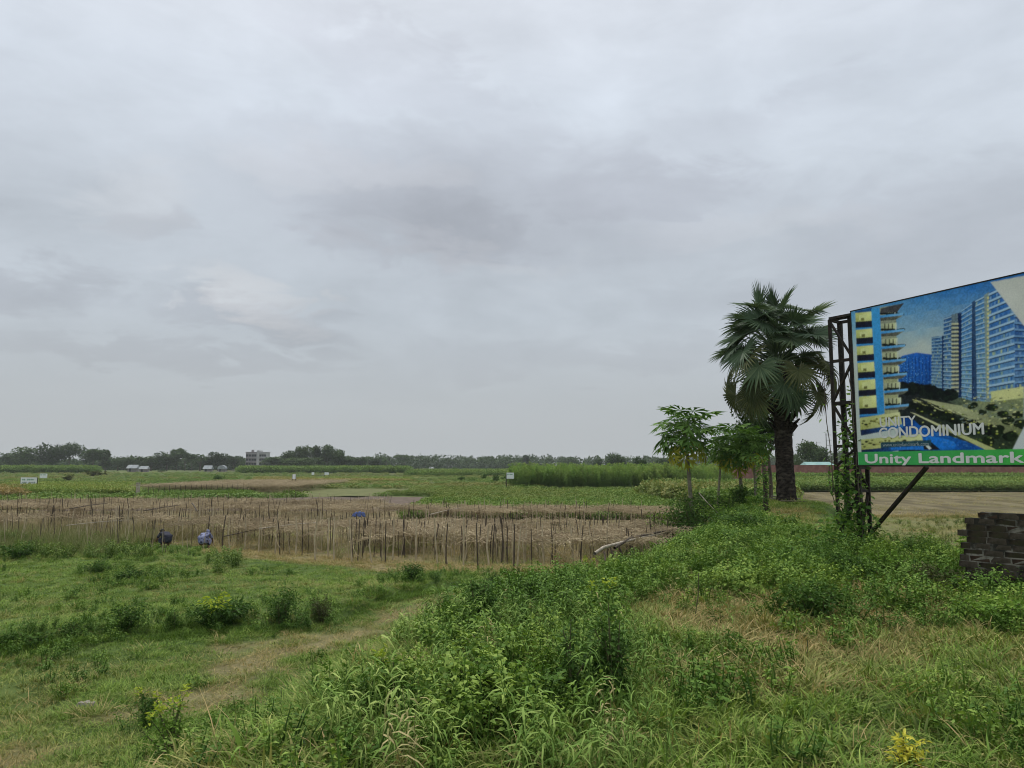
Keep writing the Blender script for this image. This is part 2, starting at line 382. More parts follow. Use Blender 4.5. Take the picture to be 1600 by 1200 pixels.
def voro_cloth():
    m, t = new_mat('blue_white_patterned_cloth'); tcn = t.n('ShaderNodeTexCoord')
    v = t.n('ShaderNodeTexVoronoi'); v.inputs['Scale'].default_value = 9.0; t.put(v.inputs['Vector'], tcn.outputs['Object'])
    f = t.ss(v.outputs['Distance'], .34, .44)
    col = t.mix(f, (.03, .035, .07, 1), (.22, .235, .36, 1))
    f2 = t.ss(t.noise(tcn.outputs['Object'], 5, 3), .52, .58)
    col = t.mix(f2, col, (.12, .14, .24, 1))
    p = t.n('ShaderNodeBsdfPrincipled'); t.put(p.inputs['Base Color'], col); p.inputs['Roughness'].default_value = .9
    out(t, p.outputs[0]); return m
M['pattern'] = voro_cloth()

# ------------------------------------------------------------------ ground
PATH = poly_world([(-60, 1215), (60, 1180), (200, 1140), (330, 1085), (430, 1030), (540, 995), (620, 962), (700, 933)])
PATH2 = poly_world([(350, 1015), (470, 995), (600, 985)])
FRONT = np.array([(-40, 37), (-22, 35.5), (-13, 33.0), (-8.7, 29.6), (-4, 27), (-1.0, 25.3), (2.9, 25.0)])   # front row of the near trellis
def front_y(x): return np.interp(x, FRONT[:, 0], FRONT[:, 1])
RIGHT_X = lambda y: np.interp(y, LY, LX) - 2.9
OLIVE = np.array([at(388, 773, 88)[:2], at(560, 776, 82)[:2], at(645, 770, 96)[:2], at(640, 763.5, 112)[:2], at(392, 762.5, 114)[:2]])
BARE = np.array([(-36, 58), (-24, 58.5), (-8, 58), (-9.5, 83), (-18, 86), (-30, 75)])
def zones(P):
    """dryness, bare soil and lushness of the ground at world points"""
    x, y = P[:, 0], P[:, 1]
    nz = fbm(x * .5, y * .5, 3); n2 = fbm(x * 1.7, y * 1.7, 8, 3)
    dpath = polydist(P, PATH) + (nz - .5) * 1.5 + (n2 - .5) * .6
    dp2 = polydist(P, PATH2) + (nz - .5) * 1.2
    path = np.maximum(sst((.66 - dpath) / .6) * .65, .6 * sst((.5 - dp2) / .5)) * sst((fbm(x * .8, y * .8, 44) - .28) / .25)
    fy = front_y(x); fringe = sst((1.5 - np.abs(y - fy + .5) + (nz - .5) * 1.4) / .8) * (x > -12.5) * (x < 5.5)
    trell = ((y > fy) & (y < 62) & (x < RIGHT_X(y) + .6)).astype(float)
    L = np.interp(y, LY, LX); Rr = np.interp(y, RY, RX)
    bank = sst((x - L + 2) / 2) * sst((Rr + 1 - x) / 2) * (y < 60)
    dpat = sst((fbm(x * .42 + 9, y * .42, 17) - .47) / .16) * bank * sst((12.5 - y) / 3) * sst((x - .8) / 1.2)
    dpat = np.maximum(dpat, bank * .8 * sst((2.0 - np.hypot(x - 9.2, (y - 24.5) * .45) + (nz - .5)) / .8))
    right = ((x > Rr + 1.2) & (y > 8)).astype(float)
    dry = np.clip(path + .8 * fringe + .62 * dpat + trell * (.45 + .5 * nz), 0, 1)
    return dict(dry=dry, path=path, trell=trell, bank=bank, right=right, fringe=fringe, dpat=dpat, nz=nz, n2=n2)
def axis(a, b, step, far_lo, far_hi, n):
    c = np.arange(a, b + 1e-6, step)
    hi = b + (far_hi - b) * (np.linspace(0, 1, n + 1)[1:] ** 2.6); lo = a - (a - far_lo) * (np.linspace(0, 1, n + 1)[1:] ** 2.6)
    return np.concatenate([lo[::-1], c, hi])
gx = axis(-24, 24, .2, -1250, 1250, 28); gy = axis(-4, 50, .2, -70, 1350, 34)
GX, GY = np.meshgrid(gx, gy); GZ = h(GX, GY); nx, ny = len(gx), len(gy)
idx = np.arange(nx * ny).reshape(ny, nx)
gb = MB(); gb.add(np.stack([GX, GY, GZ], -1).reshape(-1, 3), np.stack([idx[:-1, :-1], idx[:-1, 1:], idx[1:, 1:], idx[1:, :-1]], -1).reshape(-1, 4))
def ground_mat():
    m, t = new_mat('ground'); g = t.n('ShaderNodeNewGeometry'); P = g.outputs['Position']
    dry = t.attr('dry').outputs['Fac']; rt = t.attr('right').outputs['Fac']; far = t.attr('far').outputs['Fac']; tre = t.attr('trell').outputs['Fac']
    nA = t.noise(P, .35, 5); nB = t.noise(P, 2.2, 6, .65); nC = t.noise(P, 16, 5, .7)
    mp = t.n('ShaderNodeMapping'); t.put(mp.inputs[0], P); mp.inputs['Scale'].default_value = (1.0, .7, 1); nS = t.noise(mp.outputs[0], 1.5, 9, .82)
    green = t.mix(t.ss(nB, .35, .65), (.055, .095, .022, 1), (.11, .16, .042, 1))
    straw = t.mix(t.ss(nC, .3, .7), (.19, .145, .08, 1), (.40, .32, .18, 1))
    soil = t.mix(t.ss(nC, .3, .7), (.075, .055, .035, 1), (.16, .12, .078, 1))
    straw = t.mix(t.ss(nB, .5, .72), straw, soil)
    near = t.mix(t.m('ADD', dry, t.m('MULTIPLY', t.m('SUBTRACT', nB, .5), .3), clamp=True), green, straw)
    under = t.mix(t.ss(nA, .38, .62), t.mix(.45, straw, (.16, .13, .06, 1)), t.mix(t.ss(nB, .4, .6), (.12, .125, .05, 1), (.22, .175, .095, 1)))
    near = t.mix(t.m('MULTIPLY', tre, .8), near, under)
    # the mown plot right of the bank
    rgt = t.mix(t.ss(nS, .35, .7), (.13, .14, .055, 1), (.22, .205, .09, 1)); rgt = t.mix(t.ss(nS, .62, .8), rgt, (.06, .055, .03, 1))
    rgt = t.mix(t.m('MULTIPLY', t.ss(nB, .4, .7), .5), rgt, (.13, .135, .058, 1))
    near = t.mix(rt, near, rgt)
    vo = t.n('ShaderNodeTexVoronoi'); mp2 = t.n('ShaderNodeMapping'); t.put(mp2.inputs[0], P); mp2.inputs['Scale'].default_value = (1 / 75, 1 / 34, 0); t.put(vo.inputs['Vector'], mp2.outputs[0]); vo.inputs['Scale'].default_value = 1
    sc = t.n('ShaderNodeSeparateColor'); t.put(sc.inputs[0], vo.outputs['Color'])
    rp = t.n('ShaderNodeValToRGB'); t.put(rp.inputs[0], sc.outputs[0]); rp.color_ramp.interpolation = 'CONSTANT'
    for i, (p, c) in enumerate([(0, (.07, .10, .035)), (.22, (.105, .14, .05)), (.42, (.15, .18, .065)), (.6, (.09, .12, .042)), (.76, (.17, .15, .08)), (.86, (.12, .155, .05))]):
        e = rp.color_ramp.elements[i] if i < 2 else rp.color_ramp.elements.new(p); e.position = p; e.color = (*c, 1)
    fc = t.mix(t.ss(nB, .3, .7), t.mix(1.0, rp.outputs[0], (.75, .78, .72, 1), 'MULTIPLY'), rp.outputs[0])
    col = t.mix(far, near, fc)
    p = t.n('ShaderNodeBsdfPrincipled'); t.put(p.inputs['Base Color'], col); p.inputs['Roughness'].default_value = .95; p.inputs['Specular IOR Level'].default_value = .1
    b = t.n('ShaderNodeBump'); b.inputs['Strength'].default_value = .9; b.inputs['Distance'].default_value = .04; t.put(b.inputs['Height'], t.m('ADD', nC, nB)); t.put(p.inputs['Normal'], b.outputs[0])
    out(t, p.outputs[0]); return m
GP = np.stack([GX, GY], -1).reshape(-1, 2)
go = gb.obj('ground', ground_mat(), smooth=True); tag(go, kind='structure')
zz = zones(GP)
zz['far'] = sst((GP[:, 1] - 62) / 14) * (1 - zz['right'] * (GP[:, 1] < 97)); zz['right'] = zz['right'] * (GP[:, 1] < 97)
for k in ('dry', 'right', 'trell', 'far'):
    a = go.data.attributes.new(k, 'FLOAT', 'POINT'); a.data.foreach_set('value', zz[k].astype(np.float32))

def sheet(name, poly, z, mat, res=14):
    """a plot of field lying just above the ground"""
    b = MB(); poly = np.asarray(poly, float); c = poly.mean(0); n = len(poly)
    v = [np.append(c, z)] + [np.append(p, z) for p in poly]
    b.add(v, [[0, i + 1, (i + 1) % n + 1] for i in range(n)])
    return tag(b.obj(name, mat), kind='structure')
M['bare'] = surf('bare_mauve_soil', (.10, .077, .058), (.165, .13, .10), rough=.95, spec=.1, scale=1.6, c3=(.16, .125, .105), bump=.5)
M['tilled'] = surf('tilled_brown_soil', (.095, .08, .044), (.18, .155, .088), rough=.95, spec=.08, scale=.9, detail=10, stretch=(.5, .13, 1), c3=(.135, .125, .06), bump=.9, lo=.38, hi=.6)
M['olive'] = surf('pale_olive_stubble', (.115, .13, .05), (.16, .165, .07), rough=.95, spec=.1, scale=.7)
sheet('bare_field', BARE, .012, M['bare'])
sheet('stubble_field', OLIVE, .012, M['olive'])
TILL = [(16.5, 52.5), (60, 50.5), (110, 60), (110, 97), (36, 97), (21, 84), (19.5, 62)]
sheet('tilled_field', TILL, .06, M['tilled'])

# ------------------------------------------------------------------ scatter
def scatter(name, protos, P, label, scl, tint=None, dry=None, rng=RNG, tilt=.12, zscl=None, rotz=None):
    """ground cover nobody could count: one object, instances of small tufts standing on the ground"""
    n = len(P)
    if n == 0: return None
    me = bpy.data.meshes.new(name); me.vertices.add(n); me.vertices.foreach_set('co', P.astype(np.float32).ravel())
    rot = np.stack([rng.normal(0, tilt, n), rng.normal(0, tilt, n), rng.uniform(0, 6.283, n) if rotz is None else rotz], 1)
    scl = np.broadcast_to(scl, (n,)); sv = np.stack([scl, scl, scl * (1 if zscl is None else zscl)], 1)
    def att(k, ty, v, f):
        a = me.attributes.new(k, ty, 'POINT'); a.data.foreach_set(f, np.ascontiguousarray(v).ravel())
    att('rot', 'FLOAT_VECTOR', rot.astype(np.float32), 'vector'); att('scl', 'FLOAT_VECTOR', sv.astype(np.float32), 'vector')
    att('idx', 'INT', rng.integers(0, len(protos), n).astype(np.int32), 'value')
    att('tint', 'FLOAT', np.broadcast_to(.5 if tint is None else np.clip(tint, 0, 1), (n,)).astype(np.float32), 'value')
    att('dry', 'FLOAT', np.broadcast_to(0. if dry is None else np.clip(dry, 0, 1), (n,)).astype(np.float32), 'value')
    o = bpy.data.objects.new(name, me); COL.objects.link(o); tag(o, label, None, None, 'stuff')
    c = bpy.data.collections.new(name + '_tufts')
    for q in protos: c.objects.link(q)
    ng = bpy.data.node_groups.new(name, 'GeometryNodeTree')
    ng.interface.new_socket('Geometry', in_out='INPUT', socket_type='NodeSocketGeometry'); ng.interface.new_socket('Geometry', in_out='OUTPUT', socket_type='NodeSocketGeometry')
    N = ng.nodes; Lk = ng.links.new
    gi = N.new('NodeGroupInput'); gout = N.new('NodeGroupOutput'); ip = N.new('GeometryNodeInstanceOnPoints'); ci = N.new('GeometryNodeCollectionInfo')
    ci.inputs['Collection'].default_value = c; ci.inputs['Separate Children'].default_value = True; ci.inputs['Reset Children'].default_value = True
    def na(k, ty):
        a = N.new('GeometryNodeInputNamedAttribute'); a.data_type = ty; a.inputs['Name'].default_value = k; return a.outputs['Attribute']
    er = N.new('FunctionNodeEulerToRotation'); Lk(na('rot', 'FLOAT_VECTOR'), er.inputs[0])
    Lk(gi.outputs[0], ip.inputs['Points']); Lk(ci.outputs[0], ip.inputs['Instance']); ip.inputs['Pick Instance'].default_value = True
    Lk(na('idx', 'INT'), ip.inputs['Instance Index']); Lk(er.outputs[0], ip.inputs['Rotation']); Lk(na('scl', 'FLOAT_VECTOR'), ip.inputs['Scale'])
    Lk(ip.outputs[0], gout.inputs[0])
    md = o.modifiers.new('scatter', 'NODES'); md.node_group = ng
    return o

def blades(b, rng, n, hgt, wid, spread, lean, droop, nseg=3, mi=0, vlo=0., vhi=1.):
    """n grass blades rooted in a small disc, arching outwards"""
    th = rng.uniform(0, 6.283, n); r = spread * np.sqrt(rng.uniform(0, 1, n)); base = np.stack([r * np.cos(th), r * np.sin(th), np.full(n, -.02)], 1)
    az_ = th + rng.normal(0, .9, n); L = hgt * rng.uniform(.55, 1.1, n); le = np.abs(rng.normal(lean, lean * .6, n)); dr = droop * rng.uniform(.4, 1.6, n); w = wid * rng.uniform(.7, 1.3, n)
    o = np.stack([np.cos(az_), np.sin(az_), 0 * az_], 1); sd = np.stack([-np.sin(az_), np.cos(az_), 0 * az_], 1)
    tw = rng.uniform(-.8, .8, n); sd = sd * np.cos(tw)[:, None] + o * np.sin(tw)[:, None]
    rows = []
    for k in range(nseg + 1):
        s_ = k / nseg; hor = L * (le * s_ + dr * s_ ** 2.2); ver = L * (s_ * np.sqrt(np.clip(1 - .5 * le, .3, 1)) - .75 * dr * s_ ** 2.6)
        c = base + o * hor[:, None]; c[:, 2] += ver
        wk = w * (1 - s_ ** 1.8) * (.65 + .5 * min(1, s_ * 3)) / 1.1
        rows.append((c - sd * wk[:, None] / 2, c + sd * wk[:, None] / 2))
    v = np.stack([x for rw in rows[:-1] for x in rw] + [rows[-1][0]], 1)
    m_ = v.shape[1]; i = np.arange(n)[:, None] * m_; var = rng.uniform(vlo, vhi, n)
    f4 = np.concatenate([i + np.array([[2 * k, 2 * k + 1, 2 * k + 3, 2 * k + 2]]) for k in range(nseg - 1)]); v = v.reshape(-1, 3)
    n0 = b.n; b.add(v, f4, var=np.tile(var, nseg - 1), mi=mi)
    f3 = i + np.array([[2 * (nseg - 1), 2 * (nseg - 1) + 1, 2 * nseg]])
    b.f[3].append(f3 + n0); b.var[3].append(var); b.mi[3].append(np.full(n, mi))
def proto(fn, name, mat, k):
    r = []
    for i in range(k):
        b = MB(); fn(b, np.random.default_rng(100 + i * 7 + len(name))); r.append(b.obj(name, mat, link=False, smooth=name not in ('vine_tangle', 'crop_clump', 'jute_clump')))
    return r
def p_lawn(b, g): blades(b, g, 40, .115, .0105, .2, .6, .45)
def p_mid(b, g): blades(b, g, 34, .27, .0135, .2, .5, .55)
def p_dry(b, g): blades(b, g, 34, .17, .008, .22, 1.0, .5)
def p_tall(b, g):
    """upright culms with short broad blades arching off along them"""
    for _ in range(6):
        a = g.uniform(0, 6.283); r = g.uniform(0, .2); hh = g.uniform(.45, .85); ln = g.uniform(.05, .55); p0 = np.array([r * math.cos(a), r * math.sin(a), -.02]); p1 = p0 + np.array([math.cos(a) * ln * hh, math.sin(a) * ln * hh, hh * math.sqrt(max(.3, 1 - .5 * ln))])
        pm = (p0 + p1) / 2 + np.array([0, 0, .06]); b.tube([p0, pm, p1], [.004, .0035, .002], 3, False, var=.35)
        for k in range(g.integers(5, 8)):
            t_ = (k + g.uniform(.3, 1)) / 7; c = (p0 + (pm - p0) * t_ * 2) if t_ < .5 else (pm + (p1 - pm) * (t_ * 2 - 1)); q = g.uniform(0, 6.283); L_ = g.uniform(.16, .34); w_ = g.uniform(.012, .021); up = g.uniform(.35, 1.1); o_ = np.array([math.cos(q), math.sin(q), 0]); sd = np.array([-math.sin(q), math.cos(q), 0])
            pts = [c + o_ * L_ * u * .8 + np.array([0, 0, L_ * (up * u - .95 * u * u)]) for u in (0, .3, .65, 1.0)]; ws = [.5, 1, .8, 0]
            v = [p + sd * w_ * s_ * k_ * .5 for p, k_ in zip(pts[:3], ws) for s_ in (-1, 1)] + [pts[3]]; va = g.uniform(.1, 1)
            b.add(v, [[0, 1, 3, 2], [2, 3, 5, 4]], var=va); b.add(v, [[4, 5, 6]], var=va)
def p_reed(b, g): blades(b, g, 26, 1.0, .012, .18, .22, .3, 4)
def weedstem(b, g, hgt, nst, leaf, spread, lw=.55):
    for _ in range(nst):
        a = g.uniform(0, 6.283); r = spread * g.uniform(0, .4); hh = hgt * g.uniform(.55, 1.1); ln = g.uniform(0, .5)
        p0 = np.array([r * math.cos(a), r * math.sin(a), -.02]); p1 = p0 + np.array([math.cos(a) * ln * hh, math.sin(a) * ln * hh, hh])
        b.tube([p0, (p0 + p1) / 2 + g.normal(0, .03, 3) * hh, p1], [.006, .005, .002], 3, False, var=.2)
        n = max(7, int(hh / leaf * 3.2)); s_ = g.uniform(.15, 1, n) ** .8; P = p0 + (p1 - p0) * s_[:, None]
        d = g.normal(0, 1, (n, 3)); d[:, 2] = g.normal(.1, .3, n); P = P + d * leaf * .25
        b.leaves(P, d, leaf * g.uniform(.6, 1.25, n), leaf * lw * g.uniform(.8, 1.2, n), np.clip(.25 + .5 * s_ + g.normal(0, .18, n), 0, 1), g, fold=.15, curl=.2)
def p_weed(b, g): weedstem(b, g, .42, 8, .05, .3)
def p_weed_s(b, g): weedstem(b, g, .2, 8, .036, .28)
def p_creep(b, g):
    n = 90; P = np.stack([g.uniform(-.35, .35, n), g.uniform(-.35, .35, n), g.uniform(.02, .28, n)], 1); d = g.normal(0, 1, (n, 3)); d[:, 2] = g.normal(-.1, .25, n)
    b.leaves(P, d, g.uniform(.045, .085, n), g.uniform(.035, .065, n), np.clip(P[:, 2] * 2.6 + g.normal(.15, .18, n), 0, 1), g, fold=.12, curl=.15)
def p_crop(b, g):
    n = 110; P = g.normal(0, 1, (n, 3)); P /= np.linalg.norm(P, axis=1, keepdims=True); P *= g.uniform(.45, 1, (n, 1)) ** .6 * np.array([.75, .75, .38]); P[:, 2] += .36
    d = g.normal(0, 1, (n, 3)); d[:, 2] *= .6
    b.leaves(P, d, g.uniform(.14, .24, n), g.uniform(.10, .17, n), np.clip(P[:, 2] * .9 + g.normal(.05, .2, n), 0, 1), g, fold=.12)
def p_jute(b, g):
    for _ in range(7):
        x, y = g.uniform(-.6, .6, 2); H_ = g.uniform(2.3, 3.7); tx, ty = g.normal(0, .14, 2)
        b.tube([(x, y, 0), (x + tx, y + ty, H_)], [.016, .006], 3, False, var=.15)
        n = 34; s_ = g.uniform(.25, 1, n) ** .7; P = np.stack([x + tx * s_, y + ty * s_, H_ * s_], 1); d = g.normal(0, 1, (n, 3)); d[:, 2] = g.normal(.1, .5, n)
        b.leaves(P, d, g.uniform(.2, .42, n), g.uniform(.07, .14, n), np.clip(s_ ** 2 * .7 + g.normal(.05, .15, n), 0, 1), g, fold=.1, curl=.2)
def p_vine(b, g):
    """a metre of dry tangled vine as it lies on the wires, with hanging ends"""
    for _ in range(34):
        n = 5; p = np.zeros((n, 3)); p[:, :2] = g.uniform(-.6, .6, 2); a = g.uniform(0, 6.283); st_ = g.uniform(.10, .24)
        for k in range(1, n):
            a += g.normal(0, .7); p[k, :2] = p[k - 1, :2] + st_ * np.array([math.cos(a), math.sin(a)])
        p[:, 2] = g.normal(0, .035, n) + g.normal(0, .025)
        if g.uniform() < .2: p[:, 2] -= np.linspace(0, g.uniform(.15, .6), n)
        b.tube(p, g.uniform(.004, .009), 3, False, var=g.uniform(0, 1))
    n = 46; P = np.stack([g.uniform(-.65, .65, n), g.uniform(-.65, .65, n), g.normal(-.02, .045, n)], 1); d = g.normal(0, 1, (n, 3)); d[:, 2] -= .3
    b.leaves(P, d, g.uniform(.06, .13, n), g.uniform(.02, .06, n), g.uniform(.1, 1, n), g, fold=.4, curl=.3)
def p_hang(b, g):
    """dry vines hanging from the wires to the ground"""
    for _ in range(9):
        x, y = g.uniform(-.3, .3, 2); k = 5; z = np.linspace(1.0 + g.normal(0, .05), g.uniform(.0, .5), k)
        p = np.stack([x + np.cumsum(g.normal(0, .03, k)), y + np.cumsum(g.normal(0, .03, k)), z], 1); b.tube(p, .006, 3, False, var=g.uniform(0, .6))
        n = 9; i = g.integers(0, k, n); d = g.normal(0, 1, (n, 3)); d[:, 2] -= .8
        b.leaves(p[i] + g.normal(0, .03, (n, 3)), d, g.uniform(.05, .11, n), g.uniform(.02, .04, n), g.uniform(0, .7, n), g, fold=.4)
PR = {k: proto(f, k, M[m_], c) for k, f, m_, c in [
    ('lawn_tuft', p_lawn, 'grass', 4), ('grass_tuft', p_mid, 'grass', 4), ('straw_tuft', p_dry, 'grass', 3), ('tall_grass_tuft', p_tall, 'broad', 5), ('reed_tuft', p_reed, 'reed', 3),
    ('weed_sprig', p_weed, 'weed', 4), ('small_weed_sprig', p_weed_s, 'weed', 4), ('creeper_sprig', p_creep, 'weed', 4), ('crop_clump', p_crop, 'crop', 4), ('jute_clump', p_jute, 'jute', 3),
    ('vine_tangle', p_vine, 'dryvine', 5), ('hanging_vine', p_hang, 'dryvine', 3)]}

def sample(x0, x1, y0, y1, dens, rng, cap=200000):
    """random ground points with density dens(d) thinned with distance, a margin round the view kept"""
    out_ = []; y = y0
    while y < y1:
        yy = min(y1, y * 1.12 + .3); lim = .78 * yy + 2.2
        xa, xb = max(x0, -lim), min(x1, lim)
        if xb > xa:
            n = int((xb - xa) * (yy - y) * dens((y + yy) / 2)); out_.append(np.stack([rng.uniform(xa, xb, n), rng.uniform(y, yy, n)], 1))
        y = yy
    return np.concatenate(out_) if out_ else np.zeros((0, 2))
def lift(P, dz=0): return np.column_stack([P, h(P[:, 0], P[:, 1]) + dz])
g = np.random.default_rng(5)

Z_TALL = poly_world([(470, 1230), (520, 1130), (600, 1040), (690, 965), (760, 930), (850, 905), (930, 890), (960, 930), (1000, 990), (1015, 1080), (1040, 1230)])
Z_WEED = poly_world([(640, 1240), (640, 1120), (690, 1000), (740, 950), (850, 905), (930, 885), (1010, 850), (1100, 822), (1200, 815), (1290, 850), (1400, 868), (1620, 880), (1640, 985), (1450, 975), (1250, 955), (1060, 935), (960, 960), (900, 1100), (860, 1240)])
Z_CREEP = poly_world([(930, 885), (1010, 850), (1100, 820), (1190, 800), (1240, 830), (1290, 850), (1250, 880), (1100, 880), (980, 900)])
# lawn and mixed grass in front of the trellis and on the bank
P = sample(-40, 16, 3.0, 40, lambda d: 75 * min(1, (8 / d)) ** .8, g)
z = zones(P); fy = front_y(P[:, 0]); on_left = (P[:, 1] < fy + .8) | (z['bank'] > .3); keep = on_left & (z['right'] < .5)
keep &= g.uniform(0, 1, len(P)) > z['path'] * .85
P = P[keep]; z = zones(P)
lush = fbm(P[:, 0] * .22, P[:, 1] * .3, 61)
dry_l = np.clip(z['dry'] * 1.0 + sst((fbm(P[:, 0] * .4, P[:, 1] * .6, 71) - .5) / .2) * .38 + (z['bank'] > .5) * .10 + g.normal(0, .13, len(P)), 0, 1)
hz = .58 + .6 * lush + .4 * z['bank'] - .3 * z['path']
scatter('lawn_grass', PR['lawn_tuft'], lift(P), 'short rough green grass on the low ground and the bank', hz * g.uniform(.6, 1.4, len(P)), .1 + .6 * lush + 1.3 * (fbm(P[:, 0] * 1.1, P[:, 1] * 1.1, 62) - .5) + g.normal(0, .18, len(P)), dry_l, g)
# longer tufts, straw
P = sample(-40, 14, 3.0, 38, lambda d: 22 * min(1, (9 / d)) ** .9, g); z = zones(P); fy = front_y(P[:, 0])
cl = fbm(P[:, 0] * .55, P[:, 1] * .55, 90); keep = ((P[:, 1] < fy) | (z['bank'] > .3)) & (z['right'] < .5) & (z['path'] < .35) & (cl + .26 * z['bank'] > .46)
P = P[keep]; z = zones(P); cl = cl[keep]
scatter('tufted_grass', PR['grass_tuft'], lift(P), 'longer tufts of green grass between the lawn and weeds', g.uniform(.5, 1.1, len(P)) * (.75 + .1 * z['bank']), cl * 1.4 - .2 + g.normal(0, .25, len(P)), z['dry'] * .9 + (g.uniform(0, 1, len(P)) < .16) * .7, g, .15)
t_ = g.uniform(0, len(LEDGE) - 1.001, 900); i_ = t_.astype(int); P = LEDGE[i_] + (LEDGE[i_ + 1] - LEDGE[i_]) * (t_ - i_)[:, None] + g.normal(0, .16, (900, 2)) + [0, -.12]; P = P[fbm(P[:, 0] * .7, P[:, 1] * .7, 64) > .42]
scatter('tufted_grass', PR['grass_tuft'], lift(P), 'overhanging grass along the small ledge in the low ground, tinted dark as its shade', g.uniform(.5, .95, len(P)), g.uniform(0, .25, len(P)), 0., g, .2)  # low tint puts the shade of the ledge into the grass colour
P = sample(-16, 14, 3.0, 40, lambda d: 30 * min(1, (9 / d)) ** .9, g); z = zones(P); keep = (g.uniform(0, 1, len(P)) < np.maximum(np.maximum(z['path'] * .9, z['fringe']), z['dpat'] * .9) + .04) & (z['right'] < .5)
P = P[keep]; scatter('dead_grass', PR['straw_tuft'], lift(P), 'flattened straw coloured dead grass along the track and trellis edge', g.uniform(.6, 1.2, len(P)), .5, g.uniform(.65, 1, len(P)), g, .25)
# tall broad grass on the slope of the bank
P = sample(-4, 7, 3.5, 24, lambda d: 19 * min(1, (8 / d)) ** .6, g); m_ = inpoly(P, Z_TALL) & (fbm(P[:, 0] * .8, P[:, 1] * .8, 33) > .38); P = P[m_]
scatter('tall_grass', PR['tall_grass_tuft'], lift(P), 'tall broad bladed green grass on the slope of the bank', g.uniform(.4, .8, len(P)) * np.interp(P[:, 1], [5, 9, 13], [1.05, .9, .55]), np.clip(.45 + 2 * (fbm(P[:, 0] * .9, P[:, 1] * .9, 34) - .5), 0, 1), (g.uniform(0, 1, len(P)) < .05) * .8, g, .2)
P = sample(1, 12, 5, 24, lambda d: 1.3, g); z = zones(P); P = P[(z['bank'] > .5) & (fbm(P[:, 0] * .7, P[:, 1] * .7, 38) > .5)]
scatter('tall_grass', PR['tall_grass_tuft'], lift(P), 'scattered taller grass clumps on top of the bank', g.uniform(.3, .6, len(P)), g.uniform(.1, .8, len(P)), (g.uniform(0, 1, len(P)) < .15) * .8, g, .3)
# weeds
P = sample(-4, 16, 3.5, 42, lambda d: 14 * min(1, (9 / d)) ** .7, g); m_ = inpoly(P, Z_WEED) & (fbm(P[:, 0] * .6, P[:, 1] * .6, 51) > .40 + .05 * inpoly(P, Z_TALL)); P = P[m_]
scatter('weeds', PR['weed_sprig'], lift(P), 'leafy green weeds along the top of the bank', g.uniform(.45, 1.05, len(P)) * (.7 + .7 * fbm(P[:, 0] * .5, P[:, 1] * .5, 53)), .45 + 2.4 * (fbm(P[:, 0] * .6, P[:, 1] * .6, 52) - .5) + g.normal(0, .15, len(P)), 0., g, .2)
P = sample(-20, 16, 3.5, 34, lambda d: 9 * min(1, (9 / d)) ** .7, g); z = zones(P); m_ = (z['right'] < .5) & (z['path'] < .3) & (P[:, 1] < front_y(P[:, 0]) - .5) & (fbm(P[:, 0] * .6, P[:, 1] * .6, 57) > .55 - .1 * z['bank']); P = P[m_]
scatter('low_weeds', PR['small_weed_sprig'], lift(P), 'low leafy weeds growing among the grass', g.uniform(.6, 1.4, len(P)), g.uniform(0, 1, len(P)), 0., g, .2)
P = sample(0, 16, 8, 42, lambda d: 14, g); m_ = inpoly(P, Z_CREEP) & (fbm(P[:, 0] * .9, P[:, 1] * .9, 67) > .42); P = P[m_]
scatter('creeper', PR['creeper_sprig'], lift(P), 'bright green creeping vines covering the bank edge near the palm', g.uniform(.5, 1.0, len(P)), .45 + 2.2 * (fbm(P[:, 0] * .8, P[:, 1] * .8, 66) - .5), 0., g, .2)
# right plot stubble
P = sample(7, 60, 9, 56, lambda d: 13 * min(1, 20 / d), g); z = zones(P); P = P[(z['right'] > .5) & (P[:, 1] < 51.5) & (fbm(P[:, 0] * 1.1, P[:, 1] * .7, 75) > .36)]
scatter('stubble', PR['straw_tuft'], lift(P), 'short mown stubble on the plot behind the billboard', g.uniform(.5, 1.5, len(P)) * (.4 + fbm(P[:, 0], P[:, 1] * .6, 76)), g.uniform(.0, .9, len(P)), .15 + .7 * sst((fbm(P[:, 0] * .8, P[:, 1] * .5, 77) - .42) / .2), g, .3)
P = sample(18, 75, 53, 96, lambda d: 2.2 * min(1, 60 / d), g); P = P[inpoly(P, np.array([(16.5, 52.5), (60, 50.5), (110, 60), (110, 97), (36, 97), (21, 84), (19.5, 62)])) & (fbm(P[:, 0] * .5, P[:, 1] * .25, 79) > .46)]
scatter('stubble', PR['straw_tuft'], lift(P, .05), 'sparse stubble and clods on the brown tilled plot', g.uniform(.5, 1.3, len(P)), g.uniform(0, .6, len(P)), .55 + .4 * fbm(P[:, 0] * .2, P[:, 1] * .2, 80), g, .3)
P = sample(8, 60, 14, 51, lambda d: 2.2 * min(1, 26 / d), g); z = zones(P); P = P[(z['right'] > .6) & (fbm(P[:, 0] * .5, P[:, 1] * .35, 73) > .44)]
scatter('low_weeds', PR['small_weed_sprig'], lift(P), 'dark flecks of low weed on the mown plot behind the billboard', g.uniform(.7, 1.6, len(P)), g.uniform(0, .5, len(P)), g.uniform(0, .5, len(P)), g, .3)
P = np.stack([g.uniform(13, 62, 1500), 51.3 + g.normal(0, .5, 1500)], 1)
scatter('dead_grass', PR['straw_tuft'], lift(P), 'brown dead grass on the low ridge between the right plots', g.uniform(1.0, 1.9, len(P)), .4, g.uniform(.7, 1, len(P)), g, .3)
